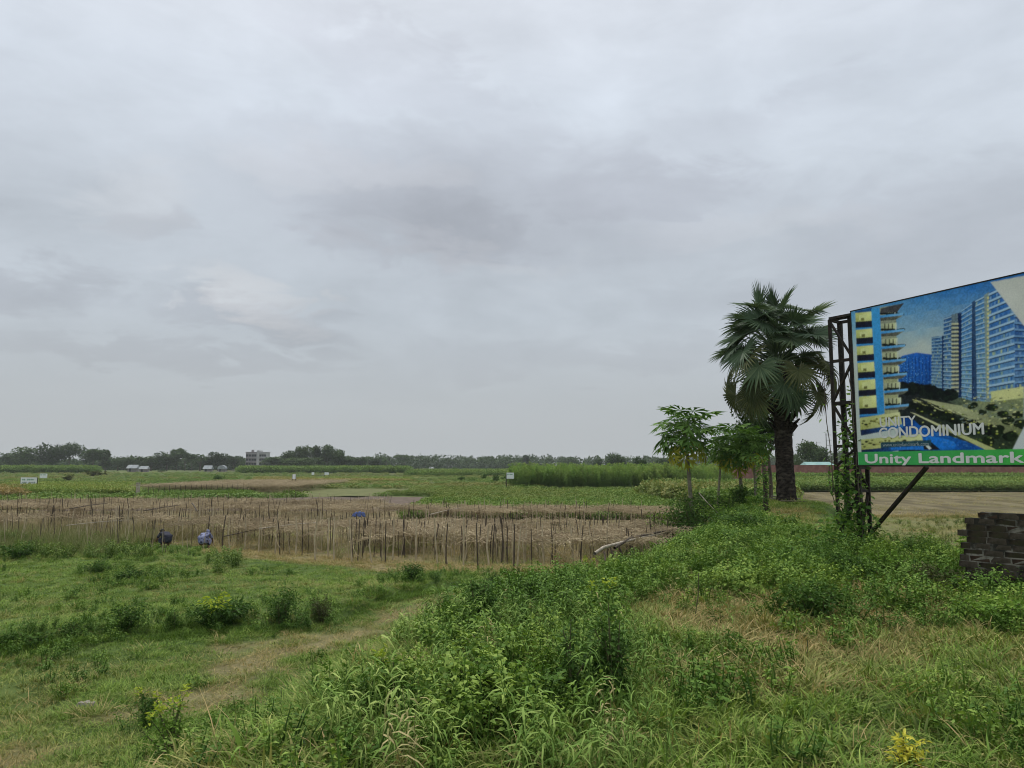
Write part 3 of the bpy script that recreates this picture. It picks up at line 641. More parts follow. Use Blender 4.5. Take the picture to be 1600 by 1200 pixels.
# left tall half-dry grass before the trellis
P = sample(-44, -6.5, 24, 46, lambda d: 15.0, g); fy = front_y(P[:, 0]); dl = P[:, 1] - fy
kk = (dl < 3.2 + 3.5 * (fbm(P[:, 0] * .3, P[:, 1] * .3, 81))) & (dl > -4.5) & (g.uniform(0, 1, len(P)) < sst((-P[:, 0] - 12.5) / 4)) & (np.hypot(P[:, 0] + 14.2, (P[:, 1] - 32) * .45) > 1.6); P = P[kk]; dl = dl[kk]
scatter('reedy_grass', PR['reed_tuft'], lift(P), 'tall half dry reedy grass at the left end of the trellis', g.uniform(.55, 1.05, len(P)) * (.6 + .4 * sst((dl + 4.5) / 3)), g.uniform(.2, 1, len(P)), np.clip(.42 + .14 * dl + g.normal(0, .25, len(P)), 0, 1), g, .1)
P = sample(-44, -9, 22, 40, lambda d: 2.2, g); dl = P[:, 1] - front_y(P[:, 0]); P = P[(dl < 1) & (dl > -6) & (fbm(P[:, 0] * .4, P[:, 1] * .4, 83) > .5) & ((P[:, 0] < -17) | (dl < -2.2))]
scatter('weeds', PR['weed_sprig'], lift(P), 'dark leafy weeds at the foot of the reedy grass', g.uniform(.9, 1.6, len(P)), g.uniform(0, .7, len(P)), .1, g, .2)

# dry vine canopies on the trellis
ROW_GAP = lambda x: np.interp(x, [-45, -20, -5, 10], [41.5, 40.0, 36.5, 36.5])
FAR0 = lambda x: np.interp(x, [-45, -20, -5, 10], [48.0, 46.5, 42.5, 42.0])
FAR1 = lambda x: np.interp(x, [-45, -24, -9, -7.5, 10], [56.0, 57.5, 57.0, 48.2, 47.5])
P = sample(-46, 9, 24, 60, lambda d: 2.4, g); x, y = P[:, 0], P[:, 1]
near_b = (y > front_y(x) + .1 + 2.2 * sst((-x - 14) / 4)) & (y < ROW_GAP(x)); far_b = (y > FAR0(x)) & (y < FAR1(x))
k = (near_b | far_b) & (x < RIGHT_X(y) - .3); thin = (fbm(x * .8, y * .8, 95) < .46) | (near_b & (y < front_y(x) + 2.5) & (g.uniform(0, 1, len(x)) < .5))
k &= ~thin; P = P[k]; sag = fbm(P[:, 0] * .45, P[:, 1] * .45, 97) - .5
zc = h(P[:, 0], P[:, 1]) + .88 + .3 * sag
scatter('dry_vines', PR['vine_tangle'], np.column_stack([P, zc]), 'brown dried out vines spread flat over the trellis wires', g.uniform(.8, 1.25, len(P)), g.uniform(0, .8, len(P)) * .7 + .9 * (fbm(P[:, 0] * .6, P[:, 1] * .6, 99) - .3), np.clip(sst((fbm(P[:, 0] * .35, P[:, 1] * .5, 101) - .55) / .15) * .35, 0, 1), g, .06)
P = sample(-30, 7, 24, 50, lambda d: .75, g); x, y = P[:, 0], P[:, 1]; fy = front_y(x)
k = ((y > fy + .15) & (y < fy + 6) & (fbm(x * .5, y * .5, 103) > .46) & (x > -14) | (np.abs(y - FAR0(x)) < .5)) & (x < RIGHT_X(y) - .2); P = P[k]
scatter('hanging_vines', PR['hanging_vine'], lift(P), 'dark dry vines hanging down between the trellis stakes', g.uniform(.8, 1.05, len(P)), g.uniform(0, .6, len(P)), g.uniform(.2, .9, len(P)), g, .1)
P = sample(-24, 7, 24, 50, lambda d: 7, g); x, y = P[:, 0], P[:, 1]; P = P[(y > front_y(x)) & (y < ROW_GAP(x) + 5) & (x < RIGHT_X(y))]
gr = sst((fbm(P[:, 0] * .35, P[:, 1] * .35, 107) - .45) / .15)
scatter('undergrowth', PR['straw_tuft'] + PR['lawn_tuft'], lift(P), 'dry and green grass on the ground under the trellis', g.uniform(.7, 1.4, len(P)), g.uniform(.3, .9, len(P)), np.clip(1.0 - .75 * gr + g.normal(0, .15, len(P)), 0, 1), g, .3)

# crops and rough fields further out
def crop(name, label, n, xr, yr, scl, tint, dry, test=None, zs=1.0, pr='crop_clump', z0=0.0, seed=1, dpow=2.0):
    gg = np.random.default_rng(seed); u = gg.uniform(0, 1, n); y0, y1 = yr
    y = y0 * (y1 / y0) ** u; px_ = gg.uniform(xr[0], xr[1], n); x = (px_ - 800) / F * y
    P = np.stack([x, y], 1)
    if test is not None: P = P[test(P)]
    n = len(P); tn = np.clip(tint[0] + (tint[1] - tint[0]) * fbm(P[:, 0] * .06, P[:, 1] * .10, seed + 200) + gg.normal(0, .2, n), 0, 1)
    dr = np.clip(dry[0] + (dry[1] - dry[0]) * sst((fbm(P[:, 0] * .05, P[:, 1] * .09, seed + 300) - .42) / .25) + gg.normal(0, .06, n), 0, 1)
    Z = h(P[:, 0], P[:, 1]) + z0
    return scatter(name, PR[pr], np.column_stack([P, Z]), label, gg.uniform(scl[0], scl[1], n), tn, dr, gg, .12, zs)
nofield = lambda P: ~inpoly(P, OLIVE) & ~inpoly(P, BARE) & (P[:, 0] < RIGHT_X(P[:, 1]) + 1)
def beans(P): return (P[:, 1] > np.interp(P[:, 0], [-20, -8, -7, 20], [90, 84, 49.5, 48.5])) & ~inpoly(P, OLIVE) & ~inpoly(P, BARE) & (P[:, 0] < RIGHT_X(P[:, 1]) + 1.5)
crop('bean_crop', 'low green bean crop spread over the plot behind the dry trellis', 9000, (420, 1120), (49, 104), (.4, .85), (-.1, 1.0), (0, .18), beans, 1.1, seed=3)
def rough(P): return nofield(P) & ~(beans(P) & (P[:, 1] < 106) & (P[:, 0] > -27)) & (P[:, 1] > np.interp(P[:, 0], [-60, -36, -30, -8], [59, 60, 76, 88]))
crop('rough_field', 'rough green fields of mixed crops reaching to the far trees', 9000, (-150, 850), (60, 360), (.5, 1.25), (.1, 1.0), (0, .45), rough, .7, seed=5)
crop('yellow_weeds', 'yellow green weeds in front of the white signboards', 2600, (20, 216), (84, 118), (.7, 1.15), (.75, 1.3), (0, .15), lambda P: P[:, 1] > 84, 1.25, seed=7)
crop('yellow_weeds', 'yellowish flowering weeds beyond the pale stubble plot', 1500, (400, 640), (150, 190), (.8, 1.2), (.6, 1.2), (0, .6), None, .9, seed=8)
crop('brown_weeds', 'brown withered weeds at the left edge of the fields', 600, (-120, 42), (78, 96), (.8, 1.4), (.1, .5), (.3, .9), None, 1.2, seed=9)
crop('jute_crop', 'tall dense green jute crop rising before the far trees', 2400, (800, 1135), (109, 150), (.68, 1.05), (.1, 1.0), (0, .12), lambda P: (P[:, 1] > 110 + 9 * fbm(P[:, 0] * .25, P[:, 0] * 0, 12)) & (fbm(P[:, 0] * .3, P[:, 1] * .3, 14) > .3), 1.0, 'jute_clump', seed=11)
crop('hedge_growth', 'dense green scrub band in front of the left far trees', 2400, (-120, 155), (330, 400), (2.2, 3.6), (.0, .5), (0, .0), None, 1.3, seed=13)
crop('hedge_growth', 'dense green scrub band before the apartment block and grove', 3000, (378, 640), (330, 430), (2.2, 3.4), (.0, .55), (0, .0), None, 1.3, seed=15)
crop('hedge_growth', 'green scrub at the edge of the middle fields', 2200, (640, 830), (240, 400), (1.2, 2.4), (.0, .6), (0, .1), None, 1.1, seed=16)
crop('right_scrub', 'green and brown scrub between the jute and the papaya trees', 1500, (1010, 1230), (56, 100), (.9, 1.8), (-.1, .6), (0, .3), lambda P: P[:, 0] > 14, 1.4, seed=17)
# right side rows behind the tilled plot
def hedge_row(P): return (P[:, 0] > 30)
crop('bean_hedge', 'dark green bean rows behind the brown tilled plot', 2600, (1190, 1800), (97, 102), (.5, 1.15), (-.3, .6), (0, .1), hedge_row, 1.0, z0=.35, seed=19)
crop('bean_hedge', 'bright green bean canopy beyond the dark bean rows', 5000, (1190, 1800), (102, 150), (.5, 1.2), (.0, 1.1), (0, .1), hedge_row, .6, z0=.85, seed=20)
crop('maize_crop', 'dark green upright crop along the foot of the red wall', 2200, (1190, 1800), (158, 176), (1.3, 1.8), (0, .45), (0, .1), None, 1.4, seed=21)

# ------------------------------------------------------------------ far trees
def crown_mesh(name, seed, H_, w, kind, mat):
    gg = np.random.default_rng(seed); b = MB(); lobes = []
    base = .26 if kind != 'low' else .02
    nl = {'round': 9, 'wide': 11, 'tall': 9, 'low': 8, 'umbrella': 10}[kind]
    for i in range(nl):
        a = gg.uniform(0, 6.283); t = gg.uniform(0, 1)
        if kind == 'umbrella': c = [math.cos(a) * w * .38 * math.sqrt(t), math.sin(a) * w * .38 * math.sqrt(t), H_ * gg.uniform(.74, .9)]; r = [w * .2, w * .2, H_ * .10]
        elif kind == 'tall': zz_ = gg.uniform(.35, .9); c = [math.cos(a) * w * .22 * t, math.sin(a) * w * .22 * t, H_ * zz_]; r = [w * .24 * (1.25 - zz_), w * .24 * (1.25 - zz_), H_ * .15]
        elif kind == 'wide': c = [math.cos(a) * w * .34 * math.sqrt(t), math.sin(a) * w * .34 * math.sqrt(t), H_ * gg.uniform(.42, .84)]; r = [w * .2, w * .2, H_ * .15]
        elif kind == 'low': c = [math.cos(a) * w * .34 * math.sqrt(t), math.sin(a) * w * .34 * math.sqrt(t), H_ * gg.uniform(.3, .72)]; r = [w * .22, w * .22, H_ * .26]
        else: c = [math.cos(a) * w * .27 * math.sqrt(t), math.sin(a) * w * .27 * math.sqrt(t), H_ * gg.uniform(.4, .8)]; r = [w * .22, w * .22, H_ * .18]
        lobes.append((np.array(c), np.array(r)))
    for c, r in lobes:
        n = 230; d = gg.normal(0, 1, (n, 3)); d /= np.linalg.norm(d, axis=1, keepdims=True)
        q = gg.uniform(.55, 1.12, (n, 1)); P = c + d * r * q
        sc_ = H_ / 14; dd = d + gg.normal(0, .7, (n, 3))
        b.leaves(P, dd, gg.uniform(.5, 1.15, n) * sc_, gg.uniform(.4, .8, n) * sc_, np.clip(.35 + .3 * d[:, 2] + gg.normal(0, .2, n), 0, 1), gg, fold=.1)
    return b.mesh(name, mat)
def trunk_mesh(name, H_, seed, mat, r=.3):
    gg = np.random.default_rng(seed); b = MB(); top = np.array([gg.normal(0, .3), gg.normal(0, .3), H_ * .55])
    b.tube([(0, 0, -.3), (gg.normal(0, .1), 0, H_ * .25), top], [r, r * .75, r * .45], 7)
    for i in range(5):
        a = gg.uniform(0, 6.283); z0 = H_ * gg.uniform(.25, .5); p0 = np.array([0, 0, z0]); p1 = p0 + np.array([math.cos(a) * H_ * .2, math.sin(a) * H_ * .2, H_ * gg.uniform(.15, .32)])
        b.tube([p0, (p0 + p1) / 2 + [0, 0, .3], p1], [r * .4, r * .25, r * .1], 5)
    return b.mesh(name, mat)
TM = {}
for kind, H_, w in [('round', 14, 12), ('wide', 14, 17), ('tall', 14, 8), ('low', 6, 8), ('umbrella', 13, 15)]:
    for mk in ('tree_far', 'tree_dark', 'tree_light'):
        for v in range(2): TM[kind, mk, v] = crown_mesh('crown', 300 + v * 17 + len(kind) * 5 + len(mk), H_, w, kind, M[mk])
TRK = {k: trunk_mesh('trunk', H_, 5, M['bark'], .28) for k, H_ in [('round', 14), ('wide', 14), ('tall', 14), ('low', 6), ('umbrella', 13)]}
KH = {'round': (14, 12), 'wide': (14, 17), 'tall': (14, 8), 'low': (6, 8), 'umbrella': (13, 15)}
tcount = [0]
def tree(px, top, wpx, Y, kind, mk, label, group=None, name='tree', base_z=None):
    tcount[0] += 1; p = at(px, top, Y); hgt = p[2] * 1.06; wid = wpx / F * Y
    x = p[0]; bz = float(h(x, Y)) if base_z is None else base_z
    H0, W0 = KH[kind]
    t = thing(name, label, 'tree', (x, Y, bz), random.uniform(0, 6.28), group)
    t.scale = (wid / (W0 * .92), wid / (W0 * .92), (hgt - bz) / (H0 * .93))
    c = link_mesh('crown', TM[kind, mk, tcount[0] % 2], t); tr = link_mesh('trunk', TRK[kind], t)
    return t
TREES = [
 (78, 693, 44, 450, 'round', 'tree_dark', 'tallest dark domed tree of the left far tree line'),
 (110, 696, 50, 455, 'wide', 'tree_far', 'broad tree joined to the right side of the tallest domed tree'),
 (42, 702, 40, 440, 'round', 'tree_light', 'paler rounded tree just left of the tallest domed tree'),
 (147, 703, 40, 450, 'round', 'tree_far', 'medium tree at the right shoulder of the tall left clump'),
 (166, 708, 26, 455, 'tall', 'tree_far', 'slim tree stepping down from the tall left clump'),
 (15, 709, 44, 470, 'wide', 'tree_far', 'low broad tree at the left edge of the photo behind the scrub'),
 (262, 706, 42, 470, 'round', 'tree_dark', 'dark rounded tree between the two pairs of tin roofs'),
 (277, 704, 24, 480, 'umbrella', 'tree_far', 'thin feathery topped tree above the dark clump between tin roofs'),
 (290, 710, 40, 470, 'umbrella', 'tree_dark', 'flat topped spreading tree right of the feathery tree'),
 (341, 709, 36, 480, 'round', 'tree_dark', 'rounded tree above the arched white shed'),
 (365, 714, 34, 490, 'wide', 'tree_dark', 'low dark tree at the left side of the apartment block'),
 (426, 715, 36, 480, 'round', 'tree_far', 'tree hiding the foot of the apartment block on its right'),
 (455, 704, 34, 440, 'round', 'tree_far', 'left end tree of the tall central grove'),
 (478, 699, 34, 445, 'round', 'tree_far', 'second tree from the left of the tall central grove'),
 (512, 696, 36, 445, 'round', 'tree_far', 'tallest tree of the central grove'),
 (496, 699, 28, 450, 'tall', 'tree_dark', 'slim dark tree left of the tallest in the central grove'),
 (530, 703, 34, 440, 'round', 'tree_far', 'right end tree of the tall central grove'),
 (472, 716, 60, 425, 'wide', 'tree_light', 'lighter green spreading tree in front of the central grove'),
 (487, 728, 18, 400, 'low', 'tree_dark', 'small dark round tree at the foot of the central grove'),
 (564, 715, 40, 470, 'wide', 'tree_dark', 'dark low tree clump just right of the central grove'),
 (592, 717, 36, 480, 'wide', 'tree_dark', 'second dark low clump right of the central grove'),
 (632, 713, 34, 620, 'umbrella', 'tree_far', 'hazy umbrella shaped tree right of the dark low clumps'),
 (702, 717, 22, 700, 'round', 'tree_far', 'hazy tree standing a little above the middle far tree line'),
 (733, 717, 22, 720, 'round', 'tree_far', 'second hazy tree above the middle far tree line'),
 (822, 715, 22, 620, 'tall', 'tree_far', 'hazy pointed tree at the left end of the jute crop'),
 (888, 717, 36, 640, 'wide', 'tree_far', 'hazy spreading tree above the middle of the jute crop'),
 (962, 710, 32, 330, 'round', 'tree_dark', 'dark rounded tree rising behind the jute crop'),
 (934, 719, 18, 340, 'round', 'tree_dark', 'small dark tree left of the rounded one behind the jute'),
 (1000, 714, 24, 200, 'round', 'tree_dark', 'dark tree close behind the jute crop beside the papaya'),
 (1040, 717, 40, 330, 'wide', 'tree_far', 'grey green tree seen low behind the first papaya crown'),
 (252, 734, 16, 360, 'low', 'tree_dark', 'small round bushy tree standing alone before the far trees'),
 (1262, 692, 40, 215, 'round', 'tree_far', 'bushy tree above the teal roof between palm and billboard'),
 (1284, 699, 34, 218, 'round', 'tree_far', 'lower bushy tree touching the left of the power pole'),
 (1248, 708, 20, 216, 'low', 'tree_light', 'pale ragged bush tree left of the teal roof'),
]
for a in TREES: tree(*a)
gg = random.Random(3)
for (xa, xb, top, Y, st_, lab) in [(185, 250, 715, 480, 13, 'low far tree behind the first pair of tin roofs'), (300, 332, 713, 485, 13, 'low far tree between the spreading tree and the white sheds'), (374, 384, 716, 500, 12, 'low far tree left of the apartment block'), (436, 450, 716, 480, 13, 'low far tree between apartment block and central grove'),
                            (540, 552, 713, 450, 13, 'low far tree at the right foot of the central grove')]:
    x = xa
    while x < xb:
        tree(x, top + gg.uniform(-2, 3), gg.uniform(26, 38), Y + gg.uniform(-10, 20), gg.choice(['round', 'wide', 'low']), gg.choice(['tree_dark', 'tree_far']), ('leftmost ' if x == xa else ['second ', 'third ', 'fourth ', 'fifth ', 'sixth '][int((x - xa) / st_) - 1]) + lab, 'low trees of the far tree line'); x += st_
def woods(name, label, xr, Y0, Y1, zr, n, seed, mat):
    gg = np.random.default_rng(seed); b = MB()
    for _ in range(n):
        Y = gg.uniform(Y0, Y1); px_ = gg.uniform(*xr); x = (px_ - 800) / F * Y; top = gg.uniform(*zr) * (0.8 + .4 * fbm(np.array([px_ * .02]), np.array([seed]), 4)[0]); w = gg.uniform(5, 10)
        m_ = 90; d = gg.normal(0, 1, (m_, 3)); d /= np.linalg.norm(d, axis=1, keepdims=True); P = np.array([x, Y, top * .55]) + d * np.array([w * .6, w * .6, top * .5]) * gg.uniform(.6, 1.05, (m_, 1))
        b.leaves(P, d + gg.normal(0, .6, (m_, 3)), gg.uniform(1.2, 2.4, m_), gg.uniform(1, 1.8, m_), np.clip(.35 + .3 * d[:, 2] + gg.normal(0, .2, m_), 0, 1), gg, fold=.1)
    o = b.obj(name, M[mat]); return tag(o, label, None, None, 'stuff')
woods('distant_woods', 'hazy distant woods closing the fields behind the middle', (590, 1240), 640, 800, (7, 12.5), 420, 41, 'tree_far')
woods('distant_woods', 'continuous dark woods behind the left fields', (-220, 600), 520, 600, (5, 8.5), 430, 43, 'tree_dark')
woods('distant_woods', 'hazy woods far behind the red wall', (1240, 1900), 500, 640, (9, 14), 220, 45, 'tree_far')

def small_palm(px, top, Y, label):
    p = at(px, top, Y); b = MB(); H_ = p[2]; t = thing('coconut_palm', label, 'palm tree', (p[0], Y, 0))
    b.tube([(0, 0, 0), (.3, 0, H_ * .5), (.1, 0, H_ * .86)], [.25, .2, .15], 6); b.obj('trunk', M['bark'], t)
    fb = MB()
    for i in range(13):
        a = i * 2.4; e = random.uniform(-.4, 1.0); ln = 3.4; pts = [np.array([.1, 0, H_ * .86]) + np.array([math.cos(a) * ln * s_, math.sin(a) * ln * s_, ln * (s_ * e - .75 * s_ * s_) + H_ * .04]) for s_ in (0, .35, .7, 1)]
        for q in range(3):
            pa, pb = pts[q], pts[q + 1]; sd = np.array([-math.sin(a), math.cos(a), 0]) * .4
            fb.add([pa + sd * (1 - q * .25) - [0, 0, .3], pa, pb, pb + sd * (.75 - q * .25) - [0, 0, .3]], [[0, 1, 2, 3]], var=random.random()); fb.add([pa - sd * (1 - q * .25) - [0, 0, .3], pa, pb, pb - sd * (.75 - q * .25) - [0, 0, .3]], [[0, 1, 2, 3]], var=random.random())
    fb.obj('crown', M['tree_far'], t)
small_palm(236, 712, 470, 'small coconut palm above the first pair of tin roofs')
small_palm(314, 709, 470, 'coconut palm sticking out above trees left of the white sheds')
small_palm(575, 714, 465, 'leftmost palm topping the dark clump right of the grove')
small_palm(603, 715, 465, 'rightmost palm topping the dark clump right of the grove')

# shrubs and small dark bushes out in the fields
def leaf_bush(name, label, base, w, hgt, mat, leaf, n, cat='bush', seed=1, stems=7, shoots=0, shoot_mat='shoot', group=None, side=0.0, slim=1.0, stem_mat='stem', lw=.5):
    """stems fanning from the base with leaves all along them; optional pale new shoots on top"""
    gg = np.random.default_rng(seed); t = thing(name, label, cat, base, 0, group); sb = MB(); lb = MB(); hb = MB()
    tips = []
    for i in range(stems):
        a = gg.uniform(0, 6.283); r = w * .5 * gg.uniform(.15, 1) ** .7; hh = hgt * gg.uniform(.6, 1.0) * (1 - .3 * (r / (w * .5)) ** 2)
        p1 = np.array([math.cos(a) * r + side * w * gg.uniform(0, .4), math.sin(a) * r, hh]); mid = p1 * np.array([.45, .45, .6]) + gg.normal(0, .05, 3) * w
        pts = np.array([[math.cos(a) * .04, math.sin(a) * .04, -.04], mid, p1]); sb.tube(pts, [.010 * hgt + .004, .007 * hgt + .003, .003], 4, False, var=.3)
        tips.append((pts, p1))
        k = n // stems; s_ = gg.uniform(.12, 1.0, k); P = np.where(s_[:, None] < .5, pts[0] + (pts[1] - pts[0]) * (s_[:, None] * 2), pts[1] + (pts[2] - pts[1]) * (s_[:, None] * 2 - 1))
        off = gg.normal(0, 1, (k, 3)); off[:, 2] *= .7; P = P + off * np.array([w, w, hgt]) * .085 * slim; P[:, 2] = np.maximum(P[:, 2], .02)
        d = gg.normal(0, 1, (k, 3)) + off * .6; d[:, 2] = d[:, 2] * .5 - .05
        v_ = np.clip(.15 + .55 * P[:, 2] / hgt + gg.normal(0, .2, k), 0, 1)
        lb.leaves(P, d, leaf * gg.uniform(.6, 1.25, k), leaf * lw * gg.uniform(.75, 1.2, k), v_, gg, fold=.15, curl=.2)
    if shoots:
        tips.sort(key=lambda q: -q[1][2])
        for pts, p1 in tips[:shoots]:
            k = 16; d = gg.normal(0, 1, (k, 3)); d[:, 2] = gg.uniform(-.1, .9, k); P = p1 + gg.normal(0, .3, (k, 3)) * leaf * 1.2 + np.array([0, 0, 1]) * gg.uniform(-.5, 1.2, (k, 1)) * leaf
            hb.leaves(P, d, leaf * gg.uniform(.8, 1.3, k), leaf * lw * gg.uniform(.8, 1.2, k), gg.uniform(0, 1, k), gg, fold=.15, curl=.15)
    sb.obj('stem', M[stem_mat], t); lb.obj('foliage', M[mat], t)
    if shoots: tag(hb.obj('new_growth', M[shoot_mat], t), 'pale yellow green young leaves')
    return t
def bush_px(label, px, py, wpx, hpx, mat, leaf_k=.12, n=420, seed=1, **kw):
    b = gnd(px, py); s_ = math.hypot(b[1], 0) / F
    w = wpx * s_; hg = hpx * s_
    return leaf_bush(kw.pop('name', 'bush'), label, b, w, hg, mat, kw.pop('leaf', max(.05, leaf_k * w)), n, seed=seed, **kw)
for i, (px, py, w, hp, m_, lab) in enumerate([
    (295, 763, 22, 13, 'bush', 'dark round bush in the field behind the small trellis strip'), (314, 762, 14, 10, 'bush', 'smaller dark bush right of the round field bush'),
    (720, 752, 12, 8, 'bush', 'dark bush in the rough field left of the cone shaped shrubs'), (711, 738, 9, 9, 'bush', 'small dark tree like shrub at the edge of the middle scrub'),
    (756, 751, 10, 12, 'bush', 'left one of two cone shaped dark shrubs'), (773, 754, 12, 16, 'bush', 'taller right one of two cone shaped dark shrubs'),
    (788, 752, 14, 10, 'bush', 'low shrub left of the small pale green signboard'), (107, 752, 14, 12, 'bush_brown', 'dark shrub near the second white signboard'), (150, 744, 26, 8, 'bush_brown', 'wide dark brown thicket at the right end of the left scrub'),
    (340, 752, 18, 10, 'bush', 'low green bush in the rough field near the small posts')]):
    bush_px(lab, px, py, w, hp, m_, .2, 300, 500 + i, stems=9, lw=.7)

# ------------------------------------------------------------------ far buildings, signs, poles
def apartment():
    Y = 520; p0 = at(383, 730, Y); p1 = at(415.5, 730, Y); top = at(400, 707.5, Y)[2]; w = p1[0] - p0[0]
    t = thing('apartment_building', 'pale grey four storey apartment block rising above far trees', 'building', ((p0[0] + p1[0]) / 2, Y, 0))
    hw = w / 2; b = MB(); b.box((-hw * .45, 4, top / 2), (w * .52, 8, top)); b.obj('wall', M['concrete'], t)
    b = MB(); b.box((hw * .55, 4, top / 2), (w * .44, 8, top)); tag(b.obj('wall', M['white_plaster'], t), 'whiter right half')
    b = MB(); b.box((hw * .22, 3.0, top / 2 + .8), (w * .13, 7, top + 1.6)); b.obj('stair_tower', M['white_plaster'], t)
    b = MB(); b.box((-hw * .45, 4, top + .35), (w * .55, 8.4, .5)); b.obj('roof', M['concrete'], t)
    b = MB(); b.box((hw * .55, 4, top + .35), (w * .47, 8.4, .5)); b.obj('roof', M['white_plaster'], t)
    b = MB(); b.box((-hw * .5, 4, top + 1.3), (1.4, 1.4, 1.6)); b.obj('water_tank', M['concrete'], t)
    wb = MB(); wb.box((0, 0, 0), (1.25, .16, 1.3)); wm = wb.mesh('window', M['glass_dark'])
    sb = MB(); sb.box((0, 0, 0), (1.9, .5, .18)); sm = sb.mesh('sunshade', M['white_plaster'])
    st_ = (top - .6) / 4
    for f in range(4):
        for x in (-.84, -.58, -.30, -.06, .44, .66, .88):
            link_mesh('window', wm, t, (hw * x, -.06, st_ * (f + .55))); 
        for x in (-.45, .66):
            sb2 = MB(); sb2.box((0, 0, 0), (w * (.5 if x < 0 else .4), .7, .22)); link_mesh('balcony_slab', sb2.mesh('balcony_slab', M['white_plaster']), t, (hw * x, -.3, st_ * (f + 1.0)))
apartment()
def house(px, py, wpx, hpx, Y, label, arched=False, mat='tin', wall='concrete', name='tin_roofed_house'):
    base = at(px, py, Y); w = wpx / F * Y; hh = hpx / F * Y; zb = base[2] - hh * .2
    t = thing(name, label, 'house', (base[0], Y, 0)); b = MB(); b.box((0, w * .3, (zb + hh * .45) / 2), (w * .92, w * .5, zb + hh * .45)); b.obj('wall', M[wall], t)
    r = MB(); z0 = zb + hh * .45
    if arched:
        n = 8; pts = [(math.cos(math.pi * (1 - k / n)) * w * .5, math.sin(math.pi * k / n) * hh * .75) for k in range(n + 1)]
        v = [(x, yy, z0 + z_) for yy in (-.3, w * .6) for x, z_ in pts]; r.add(v, [[k, k + 1, n + 2 + k, n + 1 + k] for k in range(n)])
        r.add([(x, -.28, z0 + z_) for x, z_ in pts] + [(0, -.28, z0)], [[k, k + 1, n + 1] for k in range(n)])
    else:
        ov = w * .54; v = [(-ov, -.6, z0), (ov, -.6, z0), (ov * .92, w * .3, z0 + hh * .6), (-ov * .92, w * .3, z0 + hh * .6), (-ov, w * .62, z0), (ov, w * .62, z0)]
        r.add(v, [[0, 1, 2, 3], [3, 2, 5, 4]]); r.add(v, [[0, 3, 4], [1, 5, 2]])
    r.obj('roof', M[mat], t)
    d = MB(); d.box((-w * .2, -.02 + w * .05 - .04, 1.0), (.9, .08, 2)); d.obj('door', M['glass_dark'], t)
house(206, 734, 16, 9, 400, 'small house with white tin roof, leftmost of the far houses'); house(224, 735, 13, 8, 396, 'small white roofed house just right of the leftmost far house')
house(324, 735, 13, 9, 420, 'bright white house below the rounded tree'); house(346, 735, 13, 8, 415, 'small white shed with an arched roof', True)
house(1281, 728.5, 40, 8, 206, 'low shed with teal tin roof behind the red wall', mat='tin_teal', wall='concrete', name='shed')
house(613, 733, 9, 4, 560, 'tiny grey roof among the hazy far trees', mat='tin', wall='concrete'); house(674, 733, 6, 4, 560, 'tiny white gable among the hazy far trees')
def sign(px0, px1, py0, py1, py_base, Y, label, text_rows=0, mat='sign_white', legs=(0.0, 1.0)):
    a = at(px0, py1, Y); c = at(px1, py0, Y); zb = max(0, at(px0, py_base, Y)[2]) if False else 0.0
    w = c[0] - a[0]; hh = c[2] - a[2]; x = (a[0] + c[0]) / 2
    t = thing('signboard', label, 'sign', (x, Y, zb)); b = MB(); b.box((0, 0, a[2] + hh / 2), (w, .05, hh)); b.obj('panel', M[mat], t)
    for s_ in legs:
        q = MB(); q.bar(((s_ - .5) * w, .06, -.1), ((s_ - .5) * w, .06, c[2] - .02), .11); q.obj('leg', M['steel'], t)
    for k in range(text_rows):
        r = MB(); z_ = c[2] - hh * (.28 + .36 * k); nw = 9; xs = np.linspace(-.42, .42, nw) * w
        for j in range(nw - 1):
            if (j * 7 + k * 3) % 5 == 4: continue
            r.box((xs[j] + w * .05, -.03, z_), (w * .085, .012, hh * (.2 if k == 0 else .14)))
        tag(r.obj('faded_print', M['sign_text'] if k == 0 else M['sign_grey'], t), kind='stuff')
sign(32, 58, 746, 758, 765, 105, 'white signboard with two faded lines on two dark legs, largest of the left signs', 2)
sign(62, 74, 740, 747, 760, 170, 'smaller blank white signboard on one leg behind the largest sign', 1, legs=(.02,))
sign(457, 462, 741, 748.5, 760, 112, 'narrow upright white sign on two thin legs near the pale stubble')
sign(507, 514, 738, 742, 746, 190, 'small white sign beyond the yellow flowering weeds')
sign(791.5, 803, 738.5, 748, 760, 112, 'small pale green signboard at the left edge of the jute crop', 1, legs=(-.05,))
sign(487, 491, 738, 742, 746, 200, 'tiny pale board at the foot of the central grove', legs=(.5,))

def power_pole(px, top, Y, label, n=3, hw=1.2):
    p = at(px, top, Y); t = thing('utility_pole', label, 'utility pole', (p[0], Y, 0)); b = MB(); b.tube([(0, 0, -.3), (0, 0, p[2])], [.2, .12], 8); b.obj('pole', M['pole_conc'], t)
    for k in range(n):
        b = MB(); b.box((hw * .55, 0, p[2] - .5 - k * 1.5), (hw * 1.4, .12, .12)); b.obj('cross_arm', M['pole_conc'], t)
power_pole(1290.5, 677, 225, 'tall utility pole with three side arms above the teal shed'); power_pole(1276, 690, 300, 'thin distant utility pole left of the tall one', 1)
power_pole(1103, 690, 320, 'utility pole seen between the papaya trees', 3); power_pole(957, 706, 420, 'thin mast above the dark rounded tree', 1, .6); power_pole(1093, 698, 420, 'thinner pole left of the one between papayas', 1)
wb = MB(); wb.box((0, 0, 1.7), (230, .3, 3.4)); wb.box((0, 0, 3.44), (230, .4, .08))
wo_ = wb.obj('boundary_wall', M['wall_red'], loc=(150, 200, 0)); tag(wo_, 'long faded red brick boundary wall behind the right fields', 'wall')

